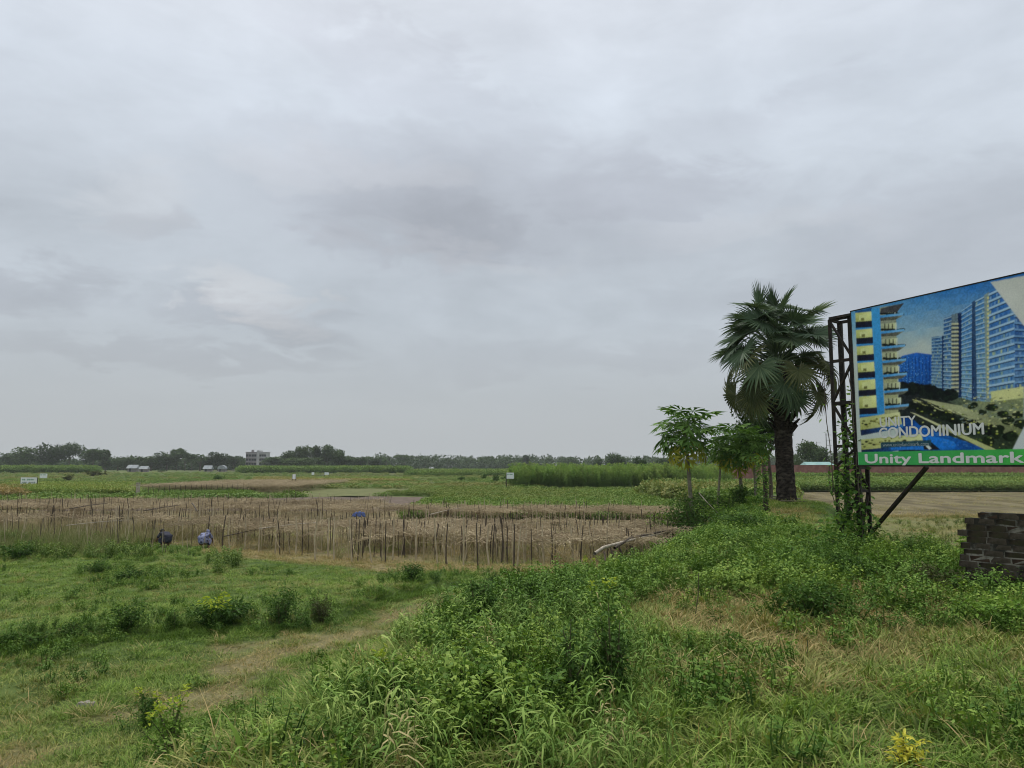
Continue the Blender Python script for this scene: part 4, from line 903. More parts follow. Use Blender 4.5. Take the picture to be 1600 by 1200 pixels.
# ------------------------------------------------------------------ trellis stakes and poles
def stake_mesh(mat, seed, H_=1.3, r=.024):
    gg = np.random.default_rng(seed); b = MB(); b.tube([(0, 0, -.15), (gg.normal(0, .02), gg.normal(0, .02), H_ * .5), (gg.normal(0, .035), gg.normal(0, .03), H_)], [r, r * .9, r * .7], 6)
    return b.mesh('stake', M[mat], True)
SM = {'dark': [stake_mesh('stake_dark', i) for i in range(4)], 'pale': [stake_mesh('stake_pale', 10 + i) for i in range(4)]}
nst = [0]
def zone3(x, y):
    k = x / y
    return 'at the far left' if k < -.45 else 'behind the two crouching people' if k < -.25 else 'right of the crouching people' if k < -.08 else 'in the middle of the photo' if k < .06 else 'near the bamboo rail'
def stake(x, y, kind, label, group, hk=1.0, tk=1.0, lean=.05, z=None):
    if nst[0] >= 300: return
    o = bpy.data.objects.new('stake', random.choice(SM[kind])); COL.objects.link(o); nst[0] += 1
    o.location = (x, y, float(h(x, y)) if z is None else z); o.rotation_euler = (random.gauss(0, lean), random.gauss(0, lean), random.uniform(0, 6.28)); o.scale = (tk, tk, hk)
    return tag(o, label, 'stake', group)
GF = 'stakes of the front row of the near trellis'; GI = 'stakes inside the near trellis'; GB = 'stakes of the far trellis block'
# front row: measured one by one
FRONTPX = [(404, 861, 'p'), (430, 863, 'p'), (437, 864, 'd'), (462, 866, 'p'), (472, 868, 'd'), (493, 873, 'p'), (513, 868, 'p'), (522, 873, 'p'), (550, 876, 'p'), (559, 875, 'd'), (568, 862, 'd'), (582, 878, 'p'), (602, 879, 'd'), (613, 874, 'p'), (632, 868, 'd'), (650, 875, 'p'),
           (679, 872, 'd'), (684, 886, 'p'), (697, 886, 'd'), (700, 884, 'p'), (724, 889, 'p'), (729, 876, 'd'), (747, 892, 'd'), (765, 887, 'p'), (785, 881, 'd'), (803, 891, 'd'), (808, 890, 'p'), (850, 881, 'p'), (863, 884, 'd'), (895, 882, 'p'), (907, 889, 'd'), (360, 858, 'p'), (347, 857, 'd'), (382, 857, 'p'), (325, 852, 'd')]
ORD = 'leftmost second third fourth fifth sixth seventh eighth ninth tenth eleventh twelfth thirteenth fourteenth fifteenth sixteenth seventeenth eighteenth nineteenth twentieth'.split()
cnt = {'d': 0, 'p': 0}
for px, py, c in sorted(FRONTPX):
    f_ = flat(px, py, .05); p = (f_[0], f_[1]); kd = 'dark' if c == 'd' else 'pale'
    k = cnt[c]; cnt[c] += 1
    stake(p[0], p[1], kd, f"{ORD[k]} {kd} stake{' from the left' if k else ''} in the front row of the near trellis", GF, random.uniform(.95, 1.22), random.uniform(.85, 1.25) if c == 'd' else random.uniform(1.2, 1.7), .045)
g2 = np.random.default_rng(77)
P = g2.uniform(0, 1, (900, 2)) * [46, 16] + [-38, 26]; P = P[(P[:, 1] > front_y(P[:, 0]) + .7 + 2.5 * (P[:, 0] < -13)) & (P[:, 1] < ROW_GAP(P[:, 0])) & (P[:, 0] < RIGHT_X(P[:, 1]) - .2) & (np.abs(P[:, 0]) < P[:, 1] * .68)]
for x, y in P[:125]:
    pale = random.random() < .35; stake(x, y, 'pale' if pale else 'dark', f"{'pale' if pale else 'dark'} stake poking through the near dry vines {zone3(x, y)}", GI, random.uniform(.85, 1.1), random.uniform(.8, 1.2))
for k in range(105):
    x = g2.uniform(-38, 8.2); y = FAR0(x) + (g2.uniform(-.1, .4) if k % 2 else g2.uniform(0, FAR1(x) - FAR0(x)))
    if x < RIGHT_X(y) and abs(x) < y * .68:
        pale = random.random() < .3; stake(x, y, 'pale' if pale else 'dark', f"{'pale' if pale else 'dark'} stake of the far dry trellis block {zone3(x, y)}", GB, random.uniform(.85, 1.15), random.uniform(.8, 1.2))
P = sample(-40, 8, 24, 58, lambda d: 1.35, g2); x, y = P[:, 0], P[:, 1]; P = P[(y > front_y(x) + .3 + 2 * (x < -14)) & ((y < ROW_GAP(x)) | (y > FAR0(x))) & (y < FAR1(x)) & (x < RIGHT_X(y) - .2)]
sp = []
for kd in ('dark', 'pale', 'pale'):
    for q in range(2): sp.append(bpy.data.objects.new('stake', stake_mesh('stake_' + kd, 40 + q + len(sp), 1.3, .015)))
scatter('stakes', sp, lift(P), 'remaining thin stakes standing close together all over the dry trellis', g2.uniform(.72, 1.12, len(P)), None, None, g2, .06)
P = sample(-36, 6, 24, 44, lambda d: 3.0, g2); x, y = P[:, 0], P[:, 1]; P = P[(y > front_y(x) + .2) & (y < ROW_GAP(x)) & (x < RIGHT_X(y) - .2) & (fbm(x * .5, y * .5, 111) > .42)]
scatter('undergrowth', PR['reed_tuft'], lift(P), 'half dry weeds growing up between the stakes', g2.uniform(.4, .85, len(P)), g2.uniform(.2, .9, len(P)), np.clip(g2.normal(.65, .25, len(P)), 0, 1), g2, .12)
P = sample(-44, -12, 24, 42, lambda d: 1.6, g2); dl = P[:, 1] - front_y(P[:, 0]); P = P[(dl > -3.2) & (dl < 4)]
scatter('stakes', sp, lift(P), 'thin stakes and stalks standing among the reedy grass at the left', g2.uniform(.6, .95, len(P)), None, None, g2, .08)
# the small trellis strip left of the pale plot
def pole(pts, r, mat, label, name='bamboo_pole', cat='pole', n=7, group=None):
    pts = np.asarray(pts, float); b = MB(); c = pts.mean(0); b.tube(pts - c, np.linspace(r, r * .65, len(pts)), n)
    return tag(b.obj(name, M[mat], None, c, True), label, cat, group)
for k in range(20):
    px = 232 + k * 8.2; p = at(px, 776 - k * .28, 82 + k * .55); stake(p[0], p[1], 'dark', ORD[k] + (' stake from the pale concrete post' if k else ' stake') + ' along the narrow green trellis strip', 'stakes of the narrow trellis strip', .95, 1.3, .02, 0)
p = at(215, 776, 82); b = MB(); b.box((0, 0, .75), (.34, .2, 1.5)); b.box((0, 0, 1.54), (.42, .26, .08)); tag(b.obj('gate_post', M['pole_grey'], None, (p[0], p[1], 0)), 'pale concrete post at the left end of the narrow trellis strip', 'post')
crop('strip_crop', 'green climbing crop inside the narrow trellis strip', 900, (222, 396), (82, 90), (.45, .7), (0, .6), (0, .2), None, 1.2, seed=23)
P = np.stack([g.uniform(-44, -27, 700), g.uniform(92, 122, 700)], 1)
scatter('dry_vines', PR['vine_tangle'], np.column_stack([P, np.full(len(P), 1.0)]), 'brown dry vine roof of the narrow trellis strip', g.uniform(1.3, 1.9, len(P)), g.uniform(.2, .9, len(P)), 0., g, .05)
# poles lying on or hung along the vines
def pole_px(a, c, Ya, Yc, r, mat, label): pole([at(*a, Ya), (at(*a, Ya) + at(*c, Yc)) / 2 + [0, 0, .03], at(*c, Yc)], r, mat, label)
pole_px((103, 821), (205, 812), 33.0, 36, .014, 'pole_grey', 'pale bamboo pole lying on the dry vines at the left')
pole_px((108, 795), (168, 786), 44, 48, .03, 'stake_dark', 'dark pole lying slanted on the far left dry vines')
pole_px((225, 798), (282, 789), 43, 47, .03, 'stake_dark', 'dark slanted pole right of the far left one')
pole_px((300, 786), (308, 799), 46, 44, .04, 'stake_dark', 'short dark pole leaning out of the far trellis')
pole_px((350, 838), (440, 821), 30.5, 33.5, .02, 'stake_dark', 'thin dark rail above the left part of the front row')
pole_px((672, 804), (718, 794), 41, 44, .028, 'pole_grey', 'pale pole resting on the far trellis near the middle')
pole_px((405, 826), (500, 816), 30.5, 33, .02, 'pole_grey', 'thin pale rail tied along the front row of stakes')
# fallen bamboo rail along the foot of the bank
a0, a1, a2, a3, a4 = at(929, 865, 22.0), at(955, 852, 23.2), at(985, 845, 25), at(1030, 834, 28), at(1098, 821, 32)
pole([a0, (a0 + a1) / 2 + [0, 0, .05], a1, a2 + [0, 0, .02], a3, a4], .05, 'pole_grey', 'crooked pale bamboo rail along the right edge of the trellis', 'bamboo_rail')
pole([a1 + [.1, 0, -.08], a2 + [0, .1, .07], a3 + [0, 0, .06], a4 + [.2, 0, .05]], .045, 'stake_dark', 'darker second rail lying beside the crooked pale one', 'bamboo_rail')
for i, (px0, py0, px1, py1, Y) in enumerate([(944, 862, 948, 877, 25), (952, 850, 966, 872, 26), (962, 840, 980, 866, 27), (985, 850, 992, 858, 28.5), (1020, 842, 1022, 850, 31.5), (1035, 818, 1045, 836, 33), (1064, 828, 1065, 836, 36)]):
    p1_, p0_ = at(px0, py0, Y), at(px1, py1, Y - .6); p0_[2] = float(h(p0_[0], p0_[1])) - .1
    pole([p0_, p1_], .045, 'stake_dark', 'dark short post holding up the bamboo rail at the bank', 'stake', 'stake', 6, 'posts under the bamboo rail')
pole([at(1092, 770, 31), at(1106, 786, 30.5), at(1126, 806, 30)], .022, 'pole_grey', 'thin pale stick leaning among bushes below the first papaya')
# blue sheet
p = at(577, 807, 44.5); b = MB(); nx_, nz_ = 9, 5; v = []
for j in range(nz_):
    for i in range(nx_):
        u_ = i / (nx_ - 1) - .5; w_ = j / (nz_ - 1); v.append((u_ * .75 * (1 - .25 * w_), .12 * math.sin(i * 1.7) * w_ + .1 * w_, (.06 + .26 * w_ - .05 * (u_ * 2) ** 2 * w_ + .03 * math.sin(i * 2.3 + j))))
b.add(v, [[j * nx_ + i, j * nx_ + i + 1, (j + 1) * nx_ + i + 1, (j + 1) * nx_ + i] for j in range(nz_ - 1) for i in range(nx_ - 1)])
tp = b.obj('plastic_sheet', M['tarp'], None, (p[0], 42.0 - .6, .62), True); tp.scale = (1, 1, 1.0); tag(tp, 'blue plastic sheet hanging in the far trellis block', 'sheet')
md = tp.modifiers.new('thickness', 'SOLIDIFY'); md.thickness = .01
p = at(390, 768, 100); leaf_bush('straw_heap', 'dark heap of dead vines at the right end of the narrow strip', (p[0], p[1], 0), 2.2, 1.0, 'bush_brown', .3, 500, 'heap', 61, 10, lw=.6)

# ------------------------------------------------------------------ people
def skin_mesh(name, pts, edges, rad, mat, parent, sub=2):
    me = bpy.data.meshes.new(name); me.from_pydata([tuple(p) for p in pts], edges, []); o = bpy.data.objects.new(name, me); COL.objects.link(o); o.parent = parent
    md = o.modifiers.new('skin', 'SKIN'); md.use_smooth_shade = True
    for i, sv in enumerate(me.skin_vertices[0].data): sv.radius = rad[i]
    me.skin_vertices[0].data[0].use_root = True
    o.modifiers.new('sub', 'SUBSURF').levels = sub; o.modifiers['sub'].render_levels = sub; me.materials.append(mat); return o
def crouching(base, rz, cloth, scarf, label, legs='navy'):
    t = thing('person', label, 'person', base, rz)
    # local +Y is where the person faces; squatting, back rounded, arms reaching to the ground
    pts = [(0, -.10, .22), (0, -.06, .40), (0, .08, .55), (0, .18, .60), (0, .25, .62), (0, .33, .66),          # pelvis .. head
           (-.17, .16, .56), (-.22, .28, .36), (-.16, .42, .18), (-.13, .50, .10), (.17, .16, .56), (.22, .28, .36), (.16, .42, .18), (.13, .50, .10),
           (-.11, -.08, .22), (-.20, .22, .36), (-.16, .04, .06), (-.16, .20, .03), (.11, -.08, .22), (.20, .22, .36), (.16, .04, .06), (.16, .20, .03)]
    ed = [(0, 1), (1, 2), (2, 3), (3, 4), (4, 5), (2, 6), (6, 7), (7, 8), (8, 9), (2, 10), (10, 11), (11, 12), (12, 13), (0, 14), (14, 15), (15, 16), (16, 17), (0, 18), (18, 19), (19, 20), (20, 21)]
    rd = [(.14, .12), (.14, .11), (.15, .10), (.07, .07), (.055, .055), (.095, .10)] + [(.05, .05), (.04, .04), (.032, .032), (.03, .018)] * 2 + [(.085, .085), (.07, .07), (.045, .045), (.04, .025)] * 2
    skin_mesh('body', pts, ed, rd, M['skin'], t)
    cp = [(0, -.11, .14), (0, -.09, .27), (0, -.05, .42), (0, .07, .555), (0, .15, .585), (-.17, .15, .56), (-.225, .27, .38), (.17, .15, .56), (.225, .27, .38), (-.2, .18, .34), (.2, .18, .34), (-.17, .03, .14), (.17, .03, .14)]
    ce = [(0, 1), (1, 2), (2, 3), (3, 4), (3, 5), (5, 6), (3, 7), (7, 8), (1, 9), (1, 10), (9, 11), (10, 12)]
    cr_ = [(.23, .17), (.22, .17), (.185, .145), (.17, .115), (.085, .085), (.07, .07), (.055, .055), (.07, .07), (.055, .055), (.10, .10), (.10, .10), (.09, .09), (.09, .09)]
    skin_mesh('clothing', cp, ce, cr_, M[cloth], t)
    hp = [(0, .31, .69), (0, .27, .67), (0, .20, .61)]; skin_mesh('headscarf' if scarf != 'hair' else 'hair', hp, [(0, 1), (1, 2)], [(.10, .105), (.10, .10), (.08, .07)], M[scarf], t)
    f = MB()                                                        # face: nose, eyes, mouth on the front of the head
    f.tube([(0, .41, .70), (0, .445, .65)], [.012, .02], 5); 
    for s_ in (-.035, .035): f.box((s_, .415, .69), (.025, .02, .012))
    f.box((0, .418, .615), (.045, .02, .010)); f.obj('face', M['skin'], t)
    for s_ in (-1, 1):                                               # five separate fingers per hand
        for k in range(5):
            a = (-.5 + .25 * k) if k < 4 else 1.1; b = MB(); x0 = s_ * (.13 + .0); ln = [.06, .075, .07, .06, .045][k]
            b.tube([(x0, .50, .10), (x0 + s_ * math.sin(a) * ln * .6, .50 + math.cos(a) * ln * .6, .085), (x0 + s_ * math.sin(a) * ln, .50 + math.cos(a) * ln, .055)], [.010, .009, .007], 5); b.obj('finger', M['skin'], t)
    return t
p = gnd(318, 857); pA = crouching(p, R(-12), 'pattern', 'pattern', 'person crouching with back turned in blue and white patterned clothes'); pA.scale = (1.0, 1.0, 1.0)
p = gnd(259, 855); crouching(p, R(60), 'navy', 'hair', 'person squatting sideways in dark navy clothes behind the stakes')

# ------------------------------------------------------------------ palm
def frond_mesh(seed, pl=1.5, Rr=1.0, n=44, droop=.25, mat='palm', tip=.0, pitch=.4):
    """fan leaf: stalk along +X, then a round pleated blade tipped down by pitch at the end of the stalk"""
    gg = np.random.default_rng(seed); b = MB(); b.tube([(0, 0, 0), (pl * .5, 0, .07), (pl, 0, 0)], [.045, .03, .022], 5, False, var=.9)
    hub = np.array([pl - .02, 0, 0]); span = R(158); dl = 2 * span / n; cp_, sp_ = math.cos(pitch), math.sin(pitch)
    def pos(r, a, dz=0.0):
        x = r * math.cos(a); y = r * math.sin(a); z = .22 * abs(y) - droop * r * r + dz
        return hub + np.array([x * cp_ + z * sp_, y, -x * sp_ + z * cp_])
    for i in range(n):
        a = -span + dl * (i + .5); rr = Rr * (1 - .25 * (abs(a) / span) ** 2) * gg.uniform(.9, 1.05); r1 = rr * .5; tw = gg.normal(0, .035); dz = -abs(gg.normal(0, .06)) - tip * gg.uniform(.3, 1)
        l0, m0, r0_ = pos(r1, a - dl / 2), pos(r1, a, .025), pos(r1, a + dl / 2)
        r2 = rr * .76; hw = dl * .22; l1, m1, r1_ = pos(r2, a - hw + tw, dz * .35), pos(r2, a + tw, dz * .35 + .018), pos(r2, a + hw + tw, dz * .35); tp_ = pos(rr, a + tw * 1.6, dz)
        v0 = gg.uniform(.05, .85)
        b.add([hub, l0, m0, r0_], [[0, 1, 2], [0, 2, 3]], var=v0); b.add([l0, m0, r0_, l1, m1, r1_], [[0, 3, 4, 1], [1, 4, 5, 2]], var=v0); b.add([l1, m1, r1_, tp_], [[0, 3, 1], [1, 3, 2]], var=min(1, v0 + .15))
    return b.mesh('frond', M[mat])
FR = [frond_mesh(1, 1.5, 1.0, 40, .10, pitch=.25), frond_mesh(2, 1.65, .98, 38, .12, pitch=.75), frond_mesh(3, 1.45, 1.05, 42, .10, pitch=1.15), frond_mesh(7, 1.55, 1.0, 40, .1, pitch=-.3)]
FRO = [frond_mesh(4, 1.5, .95, 38, .2, 'palm_old', .15, .8), frond_mesh(5, 1.6, .95, 36, .25, 'palm_old', .2, 1.2)]
FRD = [frond_mesh(6, 1.6, .98, 40, .2, 'palm', .15, .9)]
def palm():
    base = np.array(PALM); base[2] = float(h(base[0], base[1])) - .05
    zt = at(1213, 568, 30)[2] - base[2]
    t = thing('palm_tree', 'tall fan palm with thick dark trunk left of the billboard', 'palm tree', base)
    b = MB(); gg = np.random.default_rng(9); n = 16; zs = np.linspace(-.3, zt, 26)
    V = []
    for k, z_ in enumerate(zs):
        r = np.interp(z_, [-.3, 0, .4, 1.2, 3, zt], [.42, .385, .35, .32, .31, .26])
        for j in range(n):
            a = j / n * 6.283 + (k % 2) * .196; q = r * (1 + .09 * ((k + j) % 2) + gg.normal(0, .02)); V.append((q * math.cos(a) - .012 * z_, q * math.sin(a), z_))
    b.add(V, [[k * n + j, k * n + (j + 1) % n, (k + 1) * n + (j + 1) % n, (k + 1) * n + j] for k in range(len(zs) - 1) for j in range(n)]); b.obj('trunk', M['palm_trunk'], t)
    rb = MB()                                                        # stubs of old leaf stalks
    for k in range(70):
        a = gg.uniform(0, 6.283); z_ = gg.uniform(zt * .5, zt * .98); p0 = np.array([math.cos(a) * .3, math.sin(a) * .3, z_]); rb.tube([p0, p0 + [math.cos(a) * .3, math.sin(a) * .3, .28]], [.07, .035], 4)
    tag(rb.obj('leaf_stubs', M['palm_trunk'], t), kind='stuff')
    N_ = 58
    for i in range(N_):
        f = i / (N_ - 1); a = i * 2.39996 + gg.normal(0, .3)
        e = R(np.interp(f, [0, .05, .2, .42, .62, .82, 1], [84, 60, 46, 31, 14, -6, -24]) + gg.normal(0, 9 + 5 * (f > .6))); z0 = zt + np.interp(f, [0, .2, .6, 1], [.75, .5, -.1, -.55])
        me = FR[3 if i < 2 else gg.integers(0, 3)] if f < .66 else (FRO[i % 2] if gg.uniform() < .5 else FRD[0])
        o = link_mesh('frond', me, t, (-.16 + math.cos(a) * .12, math.sin(a) * .12, z0))
        k = np.interp(f, [0, .15, .6, 1], [1.05, 1.06, 1.1, 1.05]) * gg.uniform(.9, 1.12); o.scale = (k, k, k)
        o.rotation_euler = Euler((gg.normal(0, .55 - .1 * (f > .6)), -e, a), 'XYZ')
    return t
palm()
# ------------------------------------------------------------------ papayas
def papaya_leaf(seed, mat, pl=.5, r=.42, pitch=.7):
    """long stalk and a deeply lobed blade hanging from its end"""
    gg = np.random.default_rng(seed); b = MB(); b.tube([(0, 0, 0), (pl * .6, 0, .05), (pl, 0, 0)], [.014, .011, .008], 4, False, var=1.0); hub = np.array([pl, 0, 0]); cp_, sp_ = math.cos(pitch), math.sin(pitch)
    def pt(rr, a):
        x, y, z = rr * math.cos(a), rr * math.sin(a), -.7 * rr * rr; return hub + np.array([x * cp_ + z * sp_, y, -x * sp_ + z * cp_])
    for i, a in enumerate(np.linspace(-R(135), R(135), 7)):
        L_ = r * (1.0 - .3 * (abs(a) / R(135)) ** 2) * gg.uniform(.9, 1.1); v = gg.uniform(.1, .9)
        b.add([hub, pt(L_ * .5, a - .2), pt(L_, a), pt(L_ * .5, a + .2)], [[0, 1, 2, 3]], var=v)
        for s_ in (-1, 1):
            b.add([pt(L_ * .32, a), pt(L_ * .5, a + s_ * .2), pt(L_ * .88, a + s_ * .36), pt(L_ * .66, a + s_ * .02)], [[0, 1, 2, 3]], var=v * .85)
    return b.mesh('leaf', M[mat])
PL = [papaya_leaf(1, 'papaya'), papaya_leaf(2, 'papaya', .62, .44, .4), papaya_leaf(3, 'papaya', .4, .38, 1.0)]; PLY = papaya_leaf(4, 'papaya_y', .45, .36, 1.0)
def papaya(px, ptop, Y, base_px, label, n=30, spread=1.0, ny=3, seed=1, kz=1.0, r=.085):
    gg = np.random.default_rng(seed); top = at(px, ptop, Y); bp = at(base_px[0], base_px[1], Y); bz = float(h(bp[0], Y)); base = np.array([bp[0], Y, bz])
    t = thing('papaya_tree', label, 'papaya tree', base); crown = top - base; crown[2] -= .62 * spread
    b = MB(); b.tube([(0, 0, -.2), crown * np.array([.35, .35, .4]), crown * np.array([.75, .75, .8]), crown], [r * 1.25, r, r * .8, r * .55], 10); b.obj('trunk', M['papaya_trunk'], t, smooth=True)
    for i in range(n):
        f = i / (n - 1); a = i * 2.39996 + gg.normal(0, .15); e = R(np.interp(f, [0, .3, .7, 1], [64, 34, 8, -26]) + gg.normal(0, 8)); yl = i >= n - ny
        o = link_mesh('leaf', PLY if yl else PL[i % 3], t, tuple(crown + np.array([0, 0, .12 - .55 * f]) * spread))
        if yl: tag(o, 'yellowing old leaf')
        k = spread * gg.uniform(.95, 1.3) * np.interp(f, [0, .2, 1], [.85, 1.15, 1.0]); o.scale = (k, k, k); o.rotation_euler = Euler((gg.normal(0, .25), -e, a), 'XYZ')
papaya(1070, 644, 32, (1082, 757), 'tallest papaya tree with wide leaf crown, leftmost of the papayas', 50, 1.38, 6, 3)
papaya(1150, 668, 33, (1160, 752), 'papaya tree with pale leaning stem in the middle of the papayas', 50, 1.3, 5, 5, r=.075)
papaya(1176, 672, 32, (1182, 790), 'papaya tree with thin stem nearest the palm trunk', 34, .95, 3, 7, r=.06)
papaya(1128, 676, 35, (1118, 757), 'low papaya hidden between the taller two papayas', 30, .95, 4, 9, r=.055)
# dark broadleaf tree behind the palm
def broadleaf(px, top, Y, base_px, wpx, label, seed=4):
    gg = np.random.default_rng(seed); T_ = at(px, top, Y); bp = at(base_px, 760, Y); base = np.array([bp[0], Y, float(h(bp[0], Y))]); Hh = T_[2] - base[2]; w = wpx / F * Y; off = T_[0] - base[0]
    t = thing('broadleaf_tree', label, 'tree', base); b = MB(); fork = np.array([off * .2, 0, Hh * .42]); b.tube([(0, 0, -.2), fork * .5 + [.05, 0, 0], fork], [.11, .09, .075], 8); b.obj('trunk', M['bark'], t)
    cb = MB()
    for i in range(9):
        a = gg.uniform(0, 6.283); e = np.array([off * .8 + math.cos(a) * w * .34, math.sin(a) * w * .34, Hh * gg.uniform(.6, .92)])
        lb = MB(); lb.tube([fork, (fork + e) / 2 + gg.normal(0, .1, 3), e], [.05, .03, .012], 5); lb.obj('limb', M['bark'], t)
        for c in (e, (fork + 2 * e) / 3):
            n = 260; d = gg.normal(0, 1, (n, 3)); d /= np.linalg.norm(d, axis=1, keepdims=True); P = c + d * np.array([w * .2, w * .2, Hh * .1]) * gg.uniform(.3, 1.15, (n, 1))
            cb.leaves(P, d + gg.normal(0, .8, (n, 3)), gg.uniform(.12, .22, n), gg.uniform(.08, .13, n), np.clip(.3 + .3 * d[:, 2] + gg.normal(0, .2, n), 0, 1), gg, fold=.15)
    cb.obj('crown', M['tree_dark'], t)
broadleaf(1188, 615, 37, 1204, 92, 'dark broadleaf tree standing close behind the palm')
# bushes under the papayas, vine-covered post
for i, (px, Y, w, zt_, m_, lab, kw) in enumerate([
    (1156, 31.0, 1.1, 2.75, 'bush', 'dark glossy rounded bush between the papayas and the vine covered post', dict(n=900, lw=.7, leaf=.11)),
    (1060, 30.5, 1.9, 2.25, 'bush', 'dark spiky leaved bush below the tallest papaya', dict(n=900, leaf=.22, lw=.25)),
    (1112, 30.0, 1.7, 2.15, 'bush_light', 'light green bush in front of the papaya stems', dict(n=800, leaf=.12)),
    (1076, 31.0, 1.7, 2.75, 'bush', 'dense green bush hiding the foot of the tallest papaya', dict(n=1300, leaf=.13, stems=18)),
    (1036, 31.5, 1.5, 2.0, 'bush_light', 'low light green bush at the corner of the dry trellis and the bean crop', dict(n=800, leaf=.11, stems=14)),
    (1180, 29.5, 1.2, 2.3, 'bush_light', 'light green tangle left of the vine covered post', dict(n=700, leaf=.1)),
    (1086, 32.8, 3.2, 2.7, 'bush', 'wide dark hedge like bush at the end of the bean crop', dict(n=1500, leaf=.16, stems=16)),
    (1135, 33.5, 2.0, 2.6, 'bush_light', 'loose green bush around the stems of the middle papaya', dict(n=900, leaf=.13, stems=12)),
    (1150, 20.0, 1.5, 2.25, 'bush', 'dark grassy mound of weeds on the bank in front of the palm', dict(n=900, leaf=.2, lw=.16, stems=16)),
    ]):
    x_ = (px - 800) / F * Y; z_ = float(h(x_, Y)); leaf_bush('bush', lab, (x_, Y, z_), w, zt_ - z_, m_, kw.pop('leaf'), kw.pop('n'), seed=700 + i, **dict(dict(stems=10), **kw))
p = gnd(1196, 803); t = thing('vine_covered_post', 'upright wooden post wrapped in green vines left of the palm', 'post', p); b = MB(); b.tube([(0, 0, -.1), (.03, 0, .8), (.0, 0, 1.75)], [.08, .075, .06], 8); b.obj('post', M['stake_dark'], t)
b = MB(); gg = np.random.default_rng(31); n = 420; a = gg.uniform(0, 6.283, n); P = np.stack([np.cos(a) * gg.uniform(.06, .2, n) - .08, np.sin(a) * gg.uniform(.06, .2, n), gg.uniform(.1, 2.0, n)], 1); d = np.stack([np.cos(a), np.sin(a), gg.normal(-.3, .4, n)], 1)
b.leaves(P, d, gg.uniform(.07, .13, n), gg.uniform(.05, .1, n), gg.uniform(0, 1, n), gg); b.obj('vine', M['vine'], t)
# planks at the palm's foot
for i, (px, py, ln, rz, dz, lab) in enumerate([(1217, 781, 1.5, .08, .02, 'longest grey plank lying at the foot of the palm'), (1228, 784, 1.1, -.18, .07, 'grey plank slanting over the longest one at the palm foot'), (1240, 786, 1.0, .1, .02, 'dark short plank pointing right from the palm foot'), (1224, 783.5, .9, -.3, .12, 'topmost pale plank of those at the palm foot')]):
    p = gnd(px, py); p[2] += dz + .05; b = MB(); b.box((0, 0, 0), (ln, .16, .035)); o = b.obj('plank', M['plank'] if i != 2 else M['stake_dark'], None, p); o.rotation_euler = (.05, .03 * (i - 1), rz); tag(o, lab, 'plank')

# ------------------------------------------------------------------ billboard
P0 = at(1341.5, 727, 15.1); d0 = ray(1336.5, 487); H_TOP = EYE + d0[2] / d0[1] * 15.1; HPAN = H_TOP - P0[2]
P1 = at(1600, 726, 12.19)
ux = P1[:2] - P0[:2]; ux = ux / np.linalg.norm(ux); BACK = np.array([-ux[1], ux[0]]); 
if BACK @ np.array([0.9, 0.4]) < 0: BACK = -BACK
LEN = 6.1
rzb = math.atan2(ux[1], ux[0])
BB = thing('billboard', 'large billboard advertising a condominium on a rusty steel lattice tower', 'billboard', (P0[0], P0[1], 0), rzb)
# local axes: +X along the panel, +Y behind it, +Z up
def loc(p): d = np.array(p[:2]) - P0[:2]; return np.array([d @ ux, d @ BACK, p[2]])
def uv(px, py):
    """where a point of the photographed print lies on the panel (metres along, metres up)"""
    d = ray(px, py); n = BACK; k = (n @ P0[:2]) / (n @ d[:2]); q = d * k; return float((q[:2] - P0[:2]) @ ux), float(q[2] + EYE)
Z0 = P0[2]; Z1 = H_TOP
b = MB(); b.box((LEN / 2, .035, (Z0 + Z1) / 2), (LEN, .05, HPAN)); b.obj('backing_board', M['steel'], BB)
for nm, c, sz in [('frame_rail', (LEN / 2, .03, Z1 + .009), (LEN + .04, .09, .018)), ('frame_rail', (LEN / 2, .03, Z0 - .012), (LEN + .04, .09, .024)), ('frame_stile', (-.009, .03, (Z0 + Z1) / 2), (.018, .088, HPAN)), ('frame_stile', (LEN + .009, .03, (Z0 + Z1) / 2), (.018, .088, HPAN))]:
    b = MB(); b.box(c, sz); b.obj(nm, M['steel'], BB)
def print_mat():
    m, t = new_mat('vinyl_print'); a = t.attr('col'); tcn = t.n('ShaderNodeTexCoord'); nf = t.noise(tcn.outputs['Object'], 1.7, 6, .65)
    col = t.mix(1.0, a.outputs['Color'], t.mix(t.ss(nf, .3, .7), (1.16, 1.22, 1.26, 1), (1.28, 1.34, 1.38, 1)), 'MULTIPLY')
    nd = t.noise(tcn.outputs['Object'], 34, 6, .75); col = t.mix(1.0, col, t.mix(t.ss(nd, .3, .7), (.92, .925, .94, 1), (1.07, 1.07, 1.05, 1)), 'MULTIPLY')
    p = t.n('ShaderNodeBsdfPrincipled'); t.put(p.inputs['Base Color'], col); p.inputs['Roughness'].default_value = .6; p.inputs['Specular IOR Level'].default_value = .12
    bb = t.n('ShaderNodeBump'); bb.inputs['Strength'].default_value = .35; bb.inputs['Distance'].default_value = .03; t.put(bb.inputs['Height'], t.noise(tcn.outputs['Object'], 2.2, 3, .5, .8)); t.put(p.inputs['Normal'], bb.outputs[0]); out(t, p.outputs[0]); return m
M['print'] = print_mat()
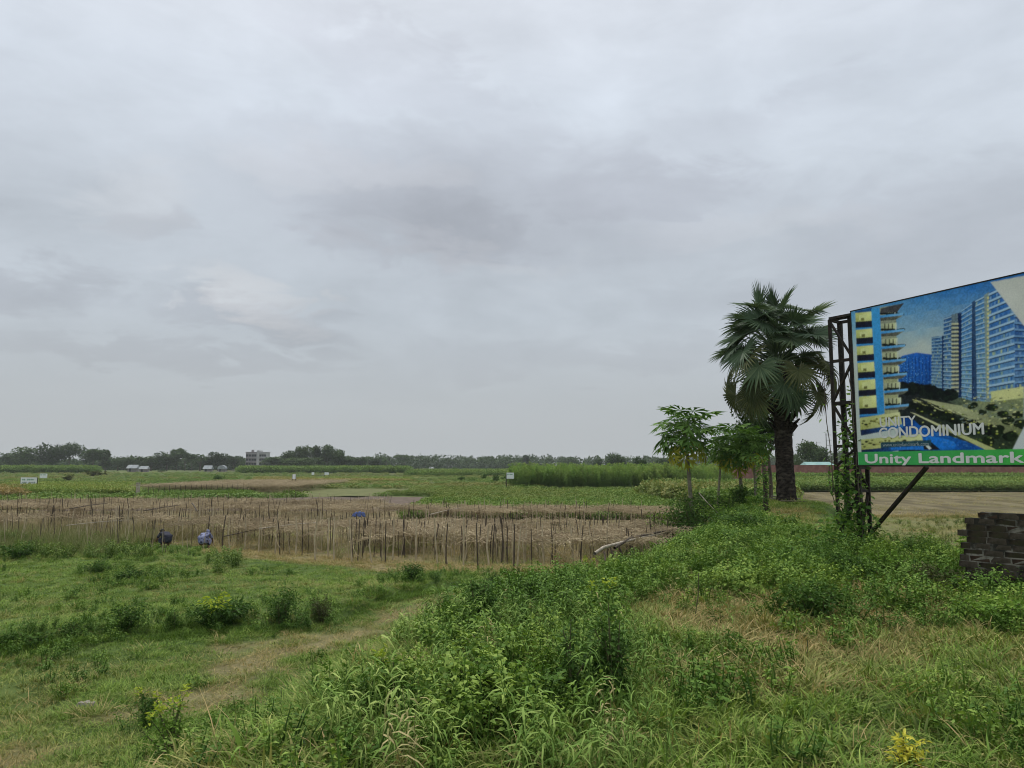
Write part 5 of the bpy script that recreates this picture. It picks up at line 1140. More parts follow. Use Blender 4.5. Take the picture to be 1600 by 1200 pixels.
class Print:
    def __init__(s): s.v = []; s.f = []; s.c = []; s.lay = 0
    def poly(s, pts, col, world=False):
        """a flat printed shape; col one colour or one per corner (sRGB 0-255)"""
        q = [p if world else uv(*p) for p in pts]; k = len(s.v); s.lay += 1; y = -.004 - .000012 * s.lay
        for (x, z_) in q: s.v.append((x, y, min(max(z_, Z0 + .003), Z1 - .003)))
        s.f.append(list(range(k, k + len(q)))); cs = col if isinstance(col[0], (tuple, list)) else [col] * len(q); s.c += [lin(*c) for c in cs]
    def oval(s, px, py, rx, ry, col, n=10, rng=random):
        s.poly([(px + rx * math.cos(a) * rng.uniform(.82, 1.1), py + ry * math.sin(a) * rng.uniform(.82, 1.1)) for a in np.linspace(0, 6.283, n, endpoint=False)], col)
    def obj(s, name, parent):
        """the shapes are rastered into one soft picture, as the print of a photograph is, and laid on the panel"""
        PPM = 190; Wp, Hp = int(LEN * PPM), int(HPAN * PPM); img = np.zeros((Hp, Wp, 3)); V = np.array(s.v); C_ = np.array(s.c)[:, :3]
        for f in s.f:
            p = np.stack([V[f, 0] * PPM, (V[f, 2] - Z0) * PPM], 1); x0, y0 = np.floor(p.min(0)).astype(int); x1, y1 = np.ceil(p.max(0)).astype(int) + 1; x0, y0 = max(x0, 0), max(y0, 0); x1, y1 = min(x1, Wp), min(y1, Hp)
            if x1 <= x0 or y1 <= y0: continue
            xx, yy = np.meshgrid(np.arange(x0, x1) + .5, np.arange(y0, y1) + .5); q = np.stack([xx.ravel(), yy.ravel()], 1); m_ = inpoly(q, p)
            if not m_.any(): continue
            c = C_[f]
            if np.ptp(c, axis=0).max() < 1e-6: col = np.broadcast_to(c[0], (m_.sum(), 3))
            else:
                w_ = 1 / (((q[m_][:, None, :] - p[None]) ** 2).sum(2) + .5); col = (w_ @ c) / w_.sum(1, keepdims=True)
            sub = img[y0:y1, x0:x1].reshape(-1, 3); sub[m_] = col; img[y0:y1, x0:x1] = sub.reshape(y1 - y0, x1 - x0, 3)
        def blur(a_, sg):
            k = np.exp(-.5 * (np.arange(-int(3 * sg), int(3 * sg) + 1) / sg) ** 2); k /= k.sum(); r = len(k) // 2
            for ax in (0, 1):
                pad = np.pad(a_, [(r, r) if i == ax else (0, 0) for i in range(3)], 'edge'); a_ = sum(k[i] * np.take(pad, np.arange(i, i + a_.shape[ax]), ax) for i in range(len(k)))
            return a_
        yy, xx = np.meshgrid(np.arange(Hp), np.arange(Wp), indexing='ij')
        low = int((zg - Z0) * PPM)                                    # the green band stays plain
        n1_ = fbm(xx * .05, yy * .05, 501)[..., None]; n2_ = fbm(xx * .22, yy * .22, 502, 3)[..., None]
        pic = blur(img, 1.1) * .75 + blur(img, 2.6) * .25; lum = pic.mean(2, keepdims=True); glow = blur(np.clip(pic * np.array([1, .95, .5]) - .33, 0, 1), 7)
        sx = np.clip((blur(n2_ * np.ones(3), 1) - .5) * 3.2, -.5, .5); pic = pic * (1 + sx * np.clip(.5 - lum, .0, .5)) * (.96 + .08 * n1_) + glow * .15
        pic = np.clip(pic, 0, 1) ** 1.1; pic[:low] = blur(img, .8)[:low] * (.95 + .1 * n1_[:low])
        im = bpy.data.images.new('printed_picture', Wp, Hp, float_buffer=True); px_ = np.ones((Hp, Wp, 4), np.float32); px_[..., :3] = np.clip(pic, 0, 1); im.pixels.foreach_set(px_.ravel()); im.update()
        nd = M['print'].node_tree; ti = nd.nodes.new('ShaderNodeTexImage'); ti.image = im; ti.extension = 'EXTEND'; mxn = [l.to_socket for l in nd.links if l.from_node.type == 'ATTRIBUTE'][0]; nd.links.new(ti.outputs['Color'], mxn)
        me = bpy.data.meshes.new(name); me.from_pydata([(0, -.006, Z0 + .003), (LEN, -.006, Z0 + .003), (LEN, -.006, Z1 - .003), (0, -.006, Z1 - .003)], [], [[0, 1, 2, 3]]); uvl = me.uv_layers.new(name='UVMap')
        for i, c in enumerate([(0, 0), (1, 0), (1, 1), (0, 1)]): uvl.data[i].uv = c
        me.materials.append(M['print']); return link_mesh(name, me, parent)
pr = Print(); rd_ = random.Random(12)
lerp = lambda a, c, f: tuple(a[i] + (c[i] - a[i]) * f for i in range(3))
W2 = lambda x, z_: (x, z_)
# sky of the picture: deep blue at the top right to pale at the skyline
nxg, nzg = 12, 10
for i in range(nxg):
    for j in range(nzg):
        def sc(u_, w_):
            top = lerp((96, 158, 200), (30, 108, 184), min(1, u_ * 2.1)); lowc = lerp((190, 194, 190), (172, 182, 186), u_); return lerp(lowc, top, max(0, min(1, (w_ - .70) / .32)))
        x0, x1, w0, w1 = i / nxg, (i + 1) / nxg, j / nzg, (j + 1) / nzg
        pr.poly([(x0 * LEN, Z0 + w0 * HPAN), (x1 * LEN, Z0 + w0 * HPAN), (x1 * LEN, Z0 + w1 * HPAN), (x0 * LEN, Z0 + w1 * HPAN)], [sc(x0, w0), sc(x1, w0), sc(x1, w1), sc(x0, w1)], True)
# garden ground: pale road, lawn and dark trees
pr.poly([(1404, 600), (1470, 590), (1600, 612), (1600, 726), (1404, 726)], [(40, 45, 50), (35, 42, 46), (80, 92, 66), (48, 60, 42), (30, 40, 36)])
pr.poly([(1456, 618), (1600, 606), (1600, 640), (1530, 646)], [(64, 76, 72), (150, 154, 112), (128, 134, 100), (88, 98, 78)])
pr.poly([(1424, 620), (1436, 622), (1600, 690), (1600, 668), (1500, 634)], [(170, 170, 124), (178, 176, 134), (110, 114, 78), (130, 134, 96), (172, 172, 134)])
pr.poly([(1500, 634), (1540, 622), (1600, 640), (1600, 668)], [(120, 130, 116), (140, 144, 108), (132, 138, 106), (112, 124, 104)])
# far blue tower block
pr.poly([(1404, 562), (1410, 556), (1432, 551), (1456, 554), (1457, 600), (1404, 604)], [(45, 115, 190), (40, 110, 190), (35, 100, 185), (30, 92, 175), (30, 85, 150), (40, 95, 155)])
for k in range(9):
    x = 1409 + k * 5.4; pr.poly([(x, 557), (x + 1.1, 557), (x + 1.3, 600), (x, 600)], (18, 62, 130))
for k in range(70):
    x, y = rd_.uniform(1408, 1455), rd_.uniform(558, 598); pr.poly([(x, y), (x + 1.4, y - .1), (x + 1.4, y + .9), (x, y + 1)], (110, 165, 215))
def tower(x0, x1, yt0, yt1, yb0, yb1, n, wall, slab, glass, warm, seed, side=None):
    """a printed tower: stacked floors with pale slabs, glass and a few lit rooms"""
    r = random.Random(seed); P_ = lambda u_, w_: (x0 + (x1 - x0) * u_, (yt0 + (yt1 - yt0) * u_) * (1 - w_) + (yb0 + (yb1 - yb0) * u_) * w_)
    pr.poly([P_(0, 0), P_(1, 0), P_(1, 1), P_(0, 1)], [glass, wall, lerp(wall, (200, 205, 190), .35), lerp(glass, (190, 200, 190), .35)])
    for f_ in range(n):
        w_ = (f_ + .15) / n; pr.poly([P_(-.03, w_), P_(.98, w_), P_(.98, w_ + .30 / n), P_(-.03, w_ + .30 / n)], [slab, lerp(slab, wall, .25)] * 2)
        pr.poly([P_(0, w_ + .30 / n), P_(.98, w_ + .30 / n), P_(.98, w_ + .44 / n), P_(0, w_ + .44 / n)], lerp(glass, (10, 20, 45), .7))
        for k in range(8):
            u_ = r.uniform(0, .9); c = lerp(warm, glass, r.uniform(.1, .75)) if r.random() < (.2 + .4 * w_) else lerp(glass, (170, 195, 215), r.uniform(0, .7)); pr.poly([P_(u_, w_ + .5 / n), P_(u_ + .06, w_ + .5 / n), P_(u_ + .06, w_ + .95 / n), P_(u_, w_ + .95 / n)], c)
    if side: pr.poly([P_(1 - side, 0), P_(1, .015), P_(1, 1), P_(1 - side, 1)], (22, 48, 92))
wm_ = (205, 205, 140)
tower(1456, 1477, 527, 524, 612, 616, 17, (52, 105, 160), (160, 185, 200), (48, 92, 140), wm_, 1, .22)
tower(1475, 1504, 497, 487, 616, 622, 19, (58, 105, 155), (170, 190, 205), (45, 95, 150), wm_, 2, .26)
pr.poly([(1487, 492), (1497, 489), (1499, 618), (1489, 617)], (110, 125, 135)); 
for k in range(18):
    y = 505 + k * 6.2; pr.poly([(1486.5, y), (1498, y - .4), (1498.4, y + 2.3), (1486.8, y + 2.6)], (196, 192, 160)); pr.poly([(1486.8, y + 2.7), (1498.4, y + 2.3), (1498.6, y + 4.2), (1487, y + 4.4)], (40, 45, 62))
tower(1503, 1523, 484, 470, 622, 627, 21, (78, 130, 180), (165, 192, 212), (60, 120, 180), wm_, 3, .2)
tower(1522, 1546, 470, 458, 626, 628, 21, (84, 135, 185), (175, 198, 214), (64, 122, 176), wm_, 4)
pr.poly([(1519, 472), (1524, 469), (1527, 627), (1522, 627)], (52, 78, 112)); pr.poly([(1538, 461), (1546, 456), (1548, 628), (1541, 628)], (138, 152, 150))
for k in range(26):
    y = 464 + k * 6.2; pr.poly([(1542.5, y), (1545.5, y - .6), (1545.8, y + 3), (1542.8, y + 3.4)], (215, 205, 140))
tower(1546, 1588, 457, 437, 622, 616, 15, (55, 115, 185), (182, 204, 220), (50, 105, 170), wm_, 5)
tower(1586, 1640, 470, 480, 616, 606, 14, (40, 95, 165), (130, 165, 200), (38, 82, 145), wm_, 6)
pr.poly([(1548, 612), (1600, 604), (1600, 622), (1550, 628)], [(205, 205, 150), (215, 212, 160), (200, 198, 140), (210, 205, 150)])
# dark printed trees
for k in range(60):
    f_ = rd_.random(); x = 1404 + f_ * 88; y = 606 + f_ * 14 + rd_.uniform(-7, 5); pr.oval(x, y, rd_.uniform(5, 9), rd_.uniform(4, 7), lerp((14, 20, 24), (30, 42, 34), rd_.random()), 9, rd_)
for k in range(110):
    f_ = rd_.random(); x = 1418 + f_ * 140; y = 628 + f_ * 48 + rd_.uniform(-6, 8); pr.oval(x, y, rd_.uniform(2, 6.5), rd_.uniform(2, 5.5), lerp((12, 18, 20), (34, 46, 28), rd_.random()), 9, rd_)
for x, y, a in [(1520, 634, 8), (1550, 636, 10), (1568, 649, 10), (1590, 648, 9), (1535, 645, 7), (1575, 658, 12), (1596, 662, 12), (1560, 672, 14), (1580, 682, 13), (1545, 690, 12)]:
    for q in range(4): pr.oval(x + rd_.uniform(-a, a) * .35, y + rd_.uniform(-a, a) * .25, a * .75, a * .52, lerp((13, 20, 18), (40, 54, 30), q * .25), 10, rd_)
for k in range(150):
    x = rd_.uniform(1424, 1600); y = rd_.uniform(626, 700); q = rd_.uniform(.5, 2.6); pr.oval(x, y, q, q * rd_.uniform(.4, .8), rd_.choice([(205, 205, 110), (160, 168, 72), (110, 124, 52), (188, 190, 120), (84, 104, 50)]), 6, rd_)
for k in range(150):
    x = rd_.uniform(1500, 1600); y = rd_.uniform(606, 662); w_, q = rd_.uniform(1, 6), rd_.uniform(.5, 1.8); c = rd_.choice([(222, 218, 160), (150, 150, 105), (96, 104, 84), (180, 176, 120), (60, 70, 58), (128, 142, 140)]); pr.poly([(x, y), (x + w_, y - w_ * .12), (x + w_, y + q - w_ * .12), (x, y + q)], c)
for k in range(60):
    f_ = rd_.random(); x = 1426 + f_ * 130; y = 624 + f_ * 40 + rd_.uniform(-3, 3); w_ = rd_.uniform(2, 7); pr.poly([(x, y), (x + w_, y + w_ * .35), (x + w_, y + w_ * .35 + .8), (x, y + .8)], rd_.choice([(225, 222, 175), (150, 148, 105), (110, 112, 80), (205, 200, 120)]))
# pool and paths in front
pr.poly([(1424, 652), (1436, 664), (1545, 703), (1440, 704), (1400, 690)], [(20, 60, 120), (24, 95, 175), (20, 80, 150), (28, 120, 205), (18, 70, 130)])
pr.poly([(1445, 678), (1490, 690), (1500, 702), (1450, 703)], [(30, 120, 210), (40, 130, 215), (20, 90, 170), (35, 130, 215)])
pr.poly([(1422, 644), (1430, 646), (1558, 703), (1540, 703)], [(200, 195, 150), (205, 202, 160), (190, 190, 130), (185, 185, 130)])
pr.poly([(1404, 650), (1424, 654), (1418, 672), (1404, 676)], (24, 74, 140))
# left building: lit rooms, dark balcony fronts, blue column, planted balconies
rows = [(489, 504), (515.5, 529.5), (541.5, 556), (567.5, 583), (594.5, 611), (620, 639.5)]
xl = lambda y: 1336.5 + (y - 487) * .0448; xr_ = lambda y: 1361.5 + (y - 487) * .058
pr.poly([(1336.5, 486), (1363, 481), (1378, 650), (1343.5, 655)], (30, 92, 150))
for k, (ya, yb) in enumerate(rows):
    pr.poly([(xl(ya), ya), (xr_(ya), ya - 2.2), (xr_(yb), yb - 1.6), (xl(yb), yb)], [(196, 196, 128), (222, 220, 160), (205, 205, 140), (168, 170, 100)])
    pr.poly([(xl(ya) + 6, ya + 3), (xr_(ya) - 7, ya + 2), (xr_(ya) - 7, yb - 5), (xl(ya) + 6, yb - 4)], (206, 206, 150)); pr.poly([(xl(ya) + 9, yb - 7), (xl(ya) + 14, yb - 7.4), (xl(ya) + 14, yb - 3), (xl(ya) + 9, yb - 3)], (120, 118, 70))
    pr.poly([(xl(yb), yb - 1), (xr_(yb) + .5, yb - 3), (xr_(yb) + .8, yb + 7), (xl(yb), yb + 8.5)], [(22, 26, 46), (30, 34, 58), (24, 28, 52), (20, 24, 44)])
    pr.poly([(xl(yb), yb + 8.5), (xr_(yb) + .8, yb + 7), (xr_(yb) + .8, yb + 9.5), (xl(yb), yb + 11.5)], (60, 140, 200))
pr.poly([(1361.5, 483), (1375, 480.5), (1382.5, 646), (1371.5, 650)], [(72, 160, 212), (66, 150, 208), (58, 140, 198), (64, 150, 206)])
bal = [(487, 499), (500, 524), (527, 541), (553, 565), (575, 588), (600, 614), (630, 640)]
pr.poly([(1375, 481), (1400, 476), (1404, 650), (1383, 652)], [(150, 150, 130), (140, 145, 130), (180, 180, 140), (160, 160, 120)])
for k, y in enumerate([492, 517, 541, 563, 585, 610, 634]):
    xe = 1412 + k * 1.4; xo = 1375 + (y - 487) * .055; up = 3 + k * .2
    pr.poly([(xo, y - 11), (xe - 12, y - 13), (xe - 12, y - 1), (xo, y + 1)], [(175, 178, 150), (205, 205, 165), (190, 190, 150), (150, 150, 120)])
    for q in range(3): pr.poly([(xo + 5 + q * 6, y - 11), (xo + 7 + q * 6, y - 11.4), (xo + 7 + q * 6, y - 1), (xo + 5 + q * 6, y - 1)], (95, 96, 80))
    for q in range(9): pr.oval(xo + 3 + q * (xe - xo - 5) / 8, y - 1.5 + rd_.uniform(-1.4, .8), 3.4, 2.2, lerp((12, 18, 20), (36, 46, 30), rd_.random()), 8, rd_)
    pr.poly([(xo, y + 4.5), (xe, y + .5), (xe - 13 + k, y + 8 - k * .3), (xo + 1, y + 9.5 - k * .4)], [(105, 105, 95), (150, 146, 118), (92, 92, 84), (70, 70, 66)])
    pr.poly([(xo - 1, y + 1), (xe, y - 3), (xe, y + .6), (xo, y + 4.6)], [(90, 165, 215), (140, 190, 225), (100, 160, 208), (66, 140, 200)])
    pr.poly([(xe - 14, y - 12), (xe - 12.6, y - 12.2), (xe - 12.6, y - 1.5), (xe - 14, y - 1.2)], (200, 205, 200))
pr.poly([(1376, 482), (1413, 473.5), (1402, 488), (1376, 489)], (78, 76, 78))
for k in range(40):
    x = rd_.uniform(1425, 1520); y = 672 + (x - 1425) * .28 + rd_.uniform(-6, 8); pr.poly([(x, y), (x + rd_.uniform(2, 9), y + .4), (x + 2, y + .9)], lerp((24, 95, 175), (120, 180, 225), rd_.random()))
# lower terrace rooms
for k, (ya, yb, xe) in enumerate([(650, 672, 1406), (684, 703, 1440)]):
    pr.poly([(xl(ya), ya + 3), (xe, ya - 6), (xe + 4, yb - 8), (xl(yb), yb)], [(190, 190, 130), (215, 212, 165), (200, 200, 140), (165, 166, 95)])
    for q in range(30):
        x = 1348 + q * (xe - 1350) / 30; pr.oval(x, yb - 6 - q * .2 + rd_.uniform(-10, 3), rd_.uniform(1, 4), rd_.uniform(.6, 1.8), rd_.choice([(70, 72, 34), (110, 108, 50), (36, 40, 30), (150, 148, 80)]), 7, rd_)
    pr.poly([(xl(yb), yb), (xe + 4, yb - 9), (xe + 10, yb - 5), (xl(yb) + 1, yb + 9)], [(24, 44, 84), (60, 130, 195), (30, 80, 150), (20, 40, 80)])
pr.poly([(1392, 700), (1430, 690), (1442, 703), (1392, 703)], (40, 120, 200))
pr.poly([(1442, 690), (1452, 688), (1470, 703), (1444, 703)], (24, 28, 34)); pr.poly([(1444, 694), (1448, 692), (1456, 701), (1452, 703)], (215, 218, 215))
# pale corner triangles
pr.poly([uv(1548, 441), uv(1610, 429), (LEN * .62, Z1 - .003), (LEN - .003, Z1 - .003), (LEN - .003, Z0 + HPAN * .35), uv(1600, 509)], (200, 198, 194), True)
pr.poly([(1582, 703), (1601, 666), (1640, 660), (1640, 703)], (196, 198, 200))
xq = uv(1640, 700)[0]; pr.poly([(xq, Z0 + .01), (LEN - .003, Z0 + .01), (LEN - .003, Z0 + HPAN * .36), (xq, Z0 + HPAN * .36)], (196, 198, 200), True)
# url strip and green band
pr.poly([(1376.5, 691.5), (1455, 687.5), (1455.5, 696), (1377, 700)], (42, 78, 92))
zg = uv(1347, 706.5)[1]; pr.poly([(.004, Z0 + .004), (LEN - .004, Z0 + .004), (LEN - .004, zg), (.004, zg)], [(64, 158, 84), (76, 176, 60), (72, 172, 58), (60, 152, 82)], True)
tag(pr.obj('printed_sheet', BB), 'printed picture of apartment towers, trees and a pool')
M['white_print'] = surf('white_lettering', (.66, .67, .65), (.74, .75, .73), rough=.45, scale=4)
M['grey_print2'] = surf('grey_lettering', (.26, .34, .36), (.32, .40, .42), rough=.45, scale=4)
def lettering(txt, x0, x1, z0, z1, mat, bold=.0, y=-.012):
    """raised flat letters fitted into a box on the panel"""
    cu = bpy.data.curves.new('lettering', 'FONT'); cu.body = txt; cu.offset = bold; cu.extrude = 0.0; cu.resolution_u = 4; o = bpy.data.objects.new('tmp', cu); COL.objects.link(o)
    dg = bpy.context.evaluated_depsgraph_get(); me = bpy.data.meshes.new_from_object(o.evaluated_get(dg)); bpy.data.objects.remove(o)
    n = len(me.vertices); co = np.zeros(n * 3); me.vertices.foreach_get('co', co); co = co.reshape(-1, 3); return me, co
def place_text(txt, x0, x1, zbase, cap, mat, bold, y=-.012):
    me, co = lettering(txt, x0, x1, 0, 0, mat, 0.0); capme, cc_ = lettering('H', 0, 1, 0, 0, mat, 0.0); ch = cc_[:, 1].max() - cc_[:, 1].min()
    a, b_ = co[:, 0].min(), co[:, 0].max(); q = np.stack([x0 + (co[:, 0] - a) / (b_ - a) * (x1 - x0), np.full(len(co), y), zbase + co[:, 1] / ch * cap], 1)
    fs = [list(p.vertices) for p in me.polygons]; V = []; Fc = []                      # heavier weight: the letters laid down a few times side by side
    for k, (ox, oz) in enumerate([(0, 0)] if not bold else [(-bold, 0), (bold, 0), (0, bold * .6), (0, -bold * .6)]):
        n0 = len(V); V += [tuple(v) for v in q + np.array([ox, -.0004 * k, oz])]; Fc += [[i + n0 for i in f] for f in fs]
    m2 = bpy.data.meshes.new('lettering'); m2.from_pydata(V, [], Fc); m2.materials.append(M[mat]); bpy.data.meshes.remove(me)
    return link_mesh('lettering', m2, BB)
def text_px(txt, xa, ya, xb, cap_px, mat, bold): # baseline left end, right x, cap height at the left end
    x0, z_ = uv(xa, ya); x1, _ = uv(xb, ya); _, zc_ = uv(xa, ya - cap_px); return place_text(txt, x0, x1, z_, zc_ - z_, mat, bold)
tag(text_px('UNITY', 1376, 667.5, 1432, 14.5, 'white_print', .006), 'white word UNITY'); tag(text_px('CONDOMINIUM', 1375, 684.5, 1538.5, 15.5, 'white_print', .009), 'white word CONDOMINIUM')
tag(text_px('www.unitylandmark.com', 1380, 698, 1452, 5.6, 'grey_print2', .0), 'small grey web address'); tag(text_px('Unity Landmark', 1353, 723.5, 1601, 13.6, 'white_print', .011), 'white words Unity Landmark on the green band')
# steel lattice
def lattice(cx, cy, legs_off, levels, zb, name_x):
    L4 = [np.array([cx + a, cy + c]) for a, c in legs_off]; th = [.06, .105, .09, .07]
    for q, w in zip(L4, th):
        b = MB(); a = loc((*q, 0)); b.bar((a[0], a[1], zb - .4), (a[0], a[1], levels[0]), w); b.obj('leg', M['steel'], BB)
    for k, z_ in enumerate(levels):
        for i, j in (((0, 1), (1, 3), (3, 2), (2, 0)) if k % 2 == 0 or k > 3 else ((0, 1), (1, 3))):
            b = MB(); pa, pb = loc((*L4[i], z_)), loc((*L4[j], z_)); b.bar(pa, pb, .05, .06); b.obj('cross_bar', M['steel'], BB)
        if k < len(levels) - 1:
            zn = levels[k + 1]
            for n_, (i, j) in enumerate(((0, 1), (1, 3))):
                if k % 2: i, j = j, i
                b = MB(); pa, pb = loc((*L4[i], z_ - .03)), loc((*L4[j], zn + .03)); b.bar(pa, pb, .06, .035); b.obj('brace', M['steel'], BB)
    return L4
OFF = [(-.30, .05), (-.03, -.33), (.03, .33), (.30, -.02)]
lv = [at(1320, y, 15.5)[2] for y in (497, 563, 629, 697, 731, 767, 838)]
TWR = lattice(6.89, 15.66, OFF, lv, 1.6, 0)
b = MB(); a = loc((*TWR[0], lv[0])); b.bar((a[0], a[1], lv[0] + .03), (.4, .1, Z1 - .04), .05, .05); b.obj('top_rail', M['steel'], BB)
b = MB(); a = loc((*TWR[1], lv[0])); b.bar((a[0], a[1], lv[0] - .12), (.5, .1, Z1 - .18), .05, .05); b.obj('top_rail', M['steel'], BB)
D = loc((*TWR[3], lv[6])); q = uv(1442, 728); b = MB(); b.bar((D[0], D[1], at(1363, 834, 15.6)[2]), (q[0], .10, Z0 - .03), .07, .05); b.obj('strut', M['steel'], BB)
for z_ in (Z0 + .3, Z0 + 1.4, Z1 - .3):
    b = MB(); b.bar((.02, .10, z_), (LEN - .02, .10, z_), .06, .06); b.obj('back_rail', M['steel'], BB)
e2 = P0[:2] + ux * (LEN - .4) + BACK * .5; lattice(e2[0], e2[1], OFF, lv, 1.2, 0)
# vines on the tower
def climber():
    gg = np.random.default_rng(17); cx, cy = 6.85, 15.55; zb = float(h(cx, cy)); t = thing('climbing_vine', 'green leafy vine climbing up the billboard tower', 'vine', (cx, cy, zb)); sb, lb = MB(), MB()
    for k in range(15):
        zt = gg.uniform(1.4, 4.6) if k > 4 else gg.uniform(3.9, 5.4); i = [0, 1, 2, 1, 2, 0][k % 6]; q0 = TWR[i] - [cx, cy]; n = 9; zs = np.linspace(0, zt - zb if zt > zb + .5 else .8, n)
        p = np.stack([q0[0] + np.cumsum(gg.normal(0, .035, n)) * 1.0, q0[1] - .05 + np.cumsum(gg.normal(0, .03, n)), zs], 1); sb.tube(p, .009, 4, False)
        m_ = 22; j = gg.integers(0, n - 1, m_); f_ = gg.uniform(0, 1, (m_, 1)); P = p[j] * (1 - f_) + p[j + 1] * f_ + gg.normal(0, .07, (m_, 3)); d = gg.normal(0, 1, (m_, 3)); d[:, 2] -= .5
        lb.leaves(P, d, gg.uniform(.06, .13, m_), gg.uniform(.05, .11, m_), gg.uniform(0, 1, m_), gg, fold=.1)
    for c, r, n in [((-.25, -.3, .35), (.7, .45, .42), 560), ((-.12, -.2, .95), (.34, .3, .45), 230), ((-.35, -.35, .15), (1.1, .55, .3), 620), ((-.05, 0, 1.9), (.2, .2, .5), 50), ((.1, .05, 2.9), (.2, .2, .5), 50), ((-.1, -.1, 2.35), (.2, .2, .35), 80), ((-.2, -.2, 1.55), (.22, .2, .3), 80), ((-.3, -.1, 1.35), (.2, .2, .3), 60)]:
        d = gg.normal(0, 1, (n, 3)); d /= np.linalg.norm(d, axis=1, keepdims=True); P = np.array(c) + d * np.array(r) * gg.uniform(.3, 1.1, (n, 1)); dd = d + gg.normal(0, .6, (n, 3)); dd[:, 2] -= .4
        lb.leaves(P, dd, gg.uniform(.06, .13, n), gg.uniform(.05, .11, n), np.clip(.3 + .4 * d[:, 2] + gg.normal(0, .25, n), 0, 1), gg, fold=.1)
    sb.obj('stem', M['bark'], t); lb.obj('foliage', M['vine'], t)
climber()

# ------------------------------------------------------------------ ruined brick wall
A = at(1500, 840, 10.75); B_ = at(1600, 840, 10.15); wd = (B_ - A)[:2]; wd /= np.linalg.norm(wd); rz = math.atan2(wd[1], wd[0])
zb = float(h(A[0], A[1])) - .25
RW = thing('ruined_brick_wall', 'broken end of a blackened mossy brick wall below the billboard', 'wall', (A[0], A[1], zb), rz)
ztop = at(1560, 801, 10.4)[2]; CH = .083; nC = int(round((ztop - zb) / CH)); gg = random.Random(8)
starts = {0: .26, 1: .09, 2: .10, 3: -.01, 4: .10, 5: .02, 6: .05, 7: -.0, 8: -.02, 9: .06}
bm_ = []
for v in range(5):
    b = MB(); b.box((0, 0, 0), (.234, .112, .0735)); me = b.mesh('brick', [M['brick'], M['brick'], M['brick_grey'], M['brick_grey'], M['brick_red']][v]); bm = None
    for vtx in me.vertices: vtx.co += Vector((gg.uniform(-.006, .006), gg.uniform(-.006, .006), gg.uniform(-.005, .005)))
    bm_.append(me)
mort = MB()
for c in range(nC):
    z_ = ztop - zb - CH * (c + .5); s0 = starts.get(c, .03); x = s0; k = 0
    while x < 1.9:
        ln = .245 if not (k == 0 and c % 2) else .125
        o = link_mesh('brick', gg.choice(bm_), RW, (x + ln / 2 + gg.uniform(-.002, .002), gg.uniform(-.0005, .004), z_)); o.rotation_euler = (gg.uniform(-.01, .01), gg.uniform(-.012, .012), gg.uniform(-.015, .015)); o.scale = (ln / .25, 1, 1); x += ln + .005; k += 1
        o2 = None
    mort.box(((s0 + .03 + 1.9) / 2, .0, z_), (1.87 - s0, .1035, CH - .0004))
mort.obj('mortar', M['mortar'], RW)

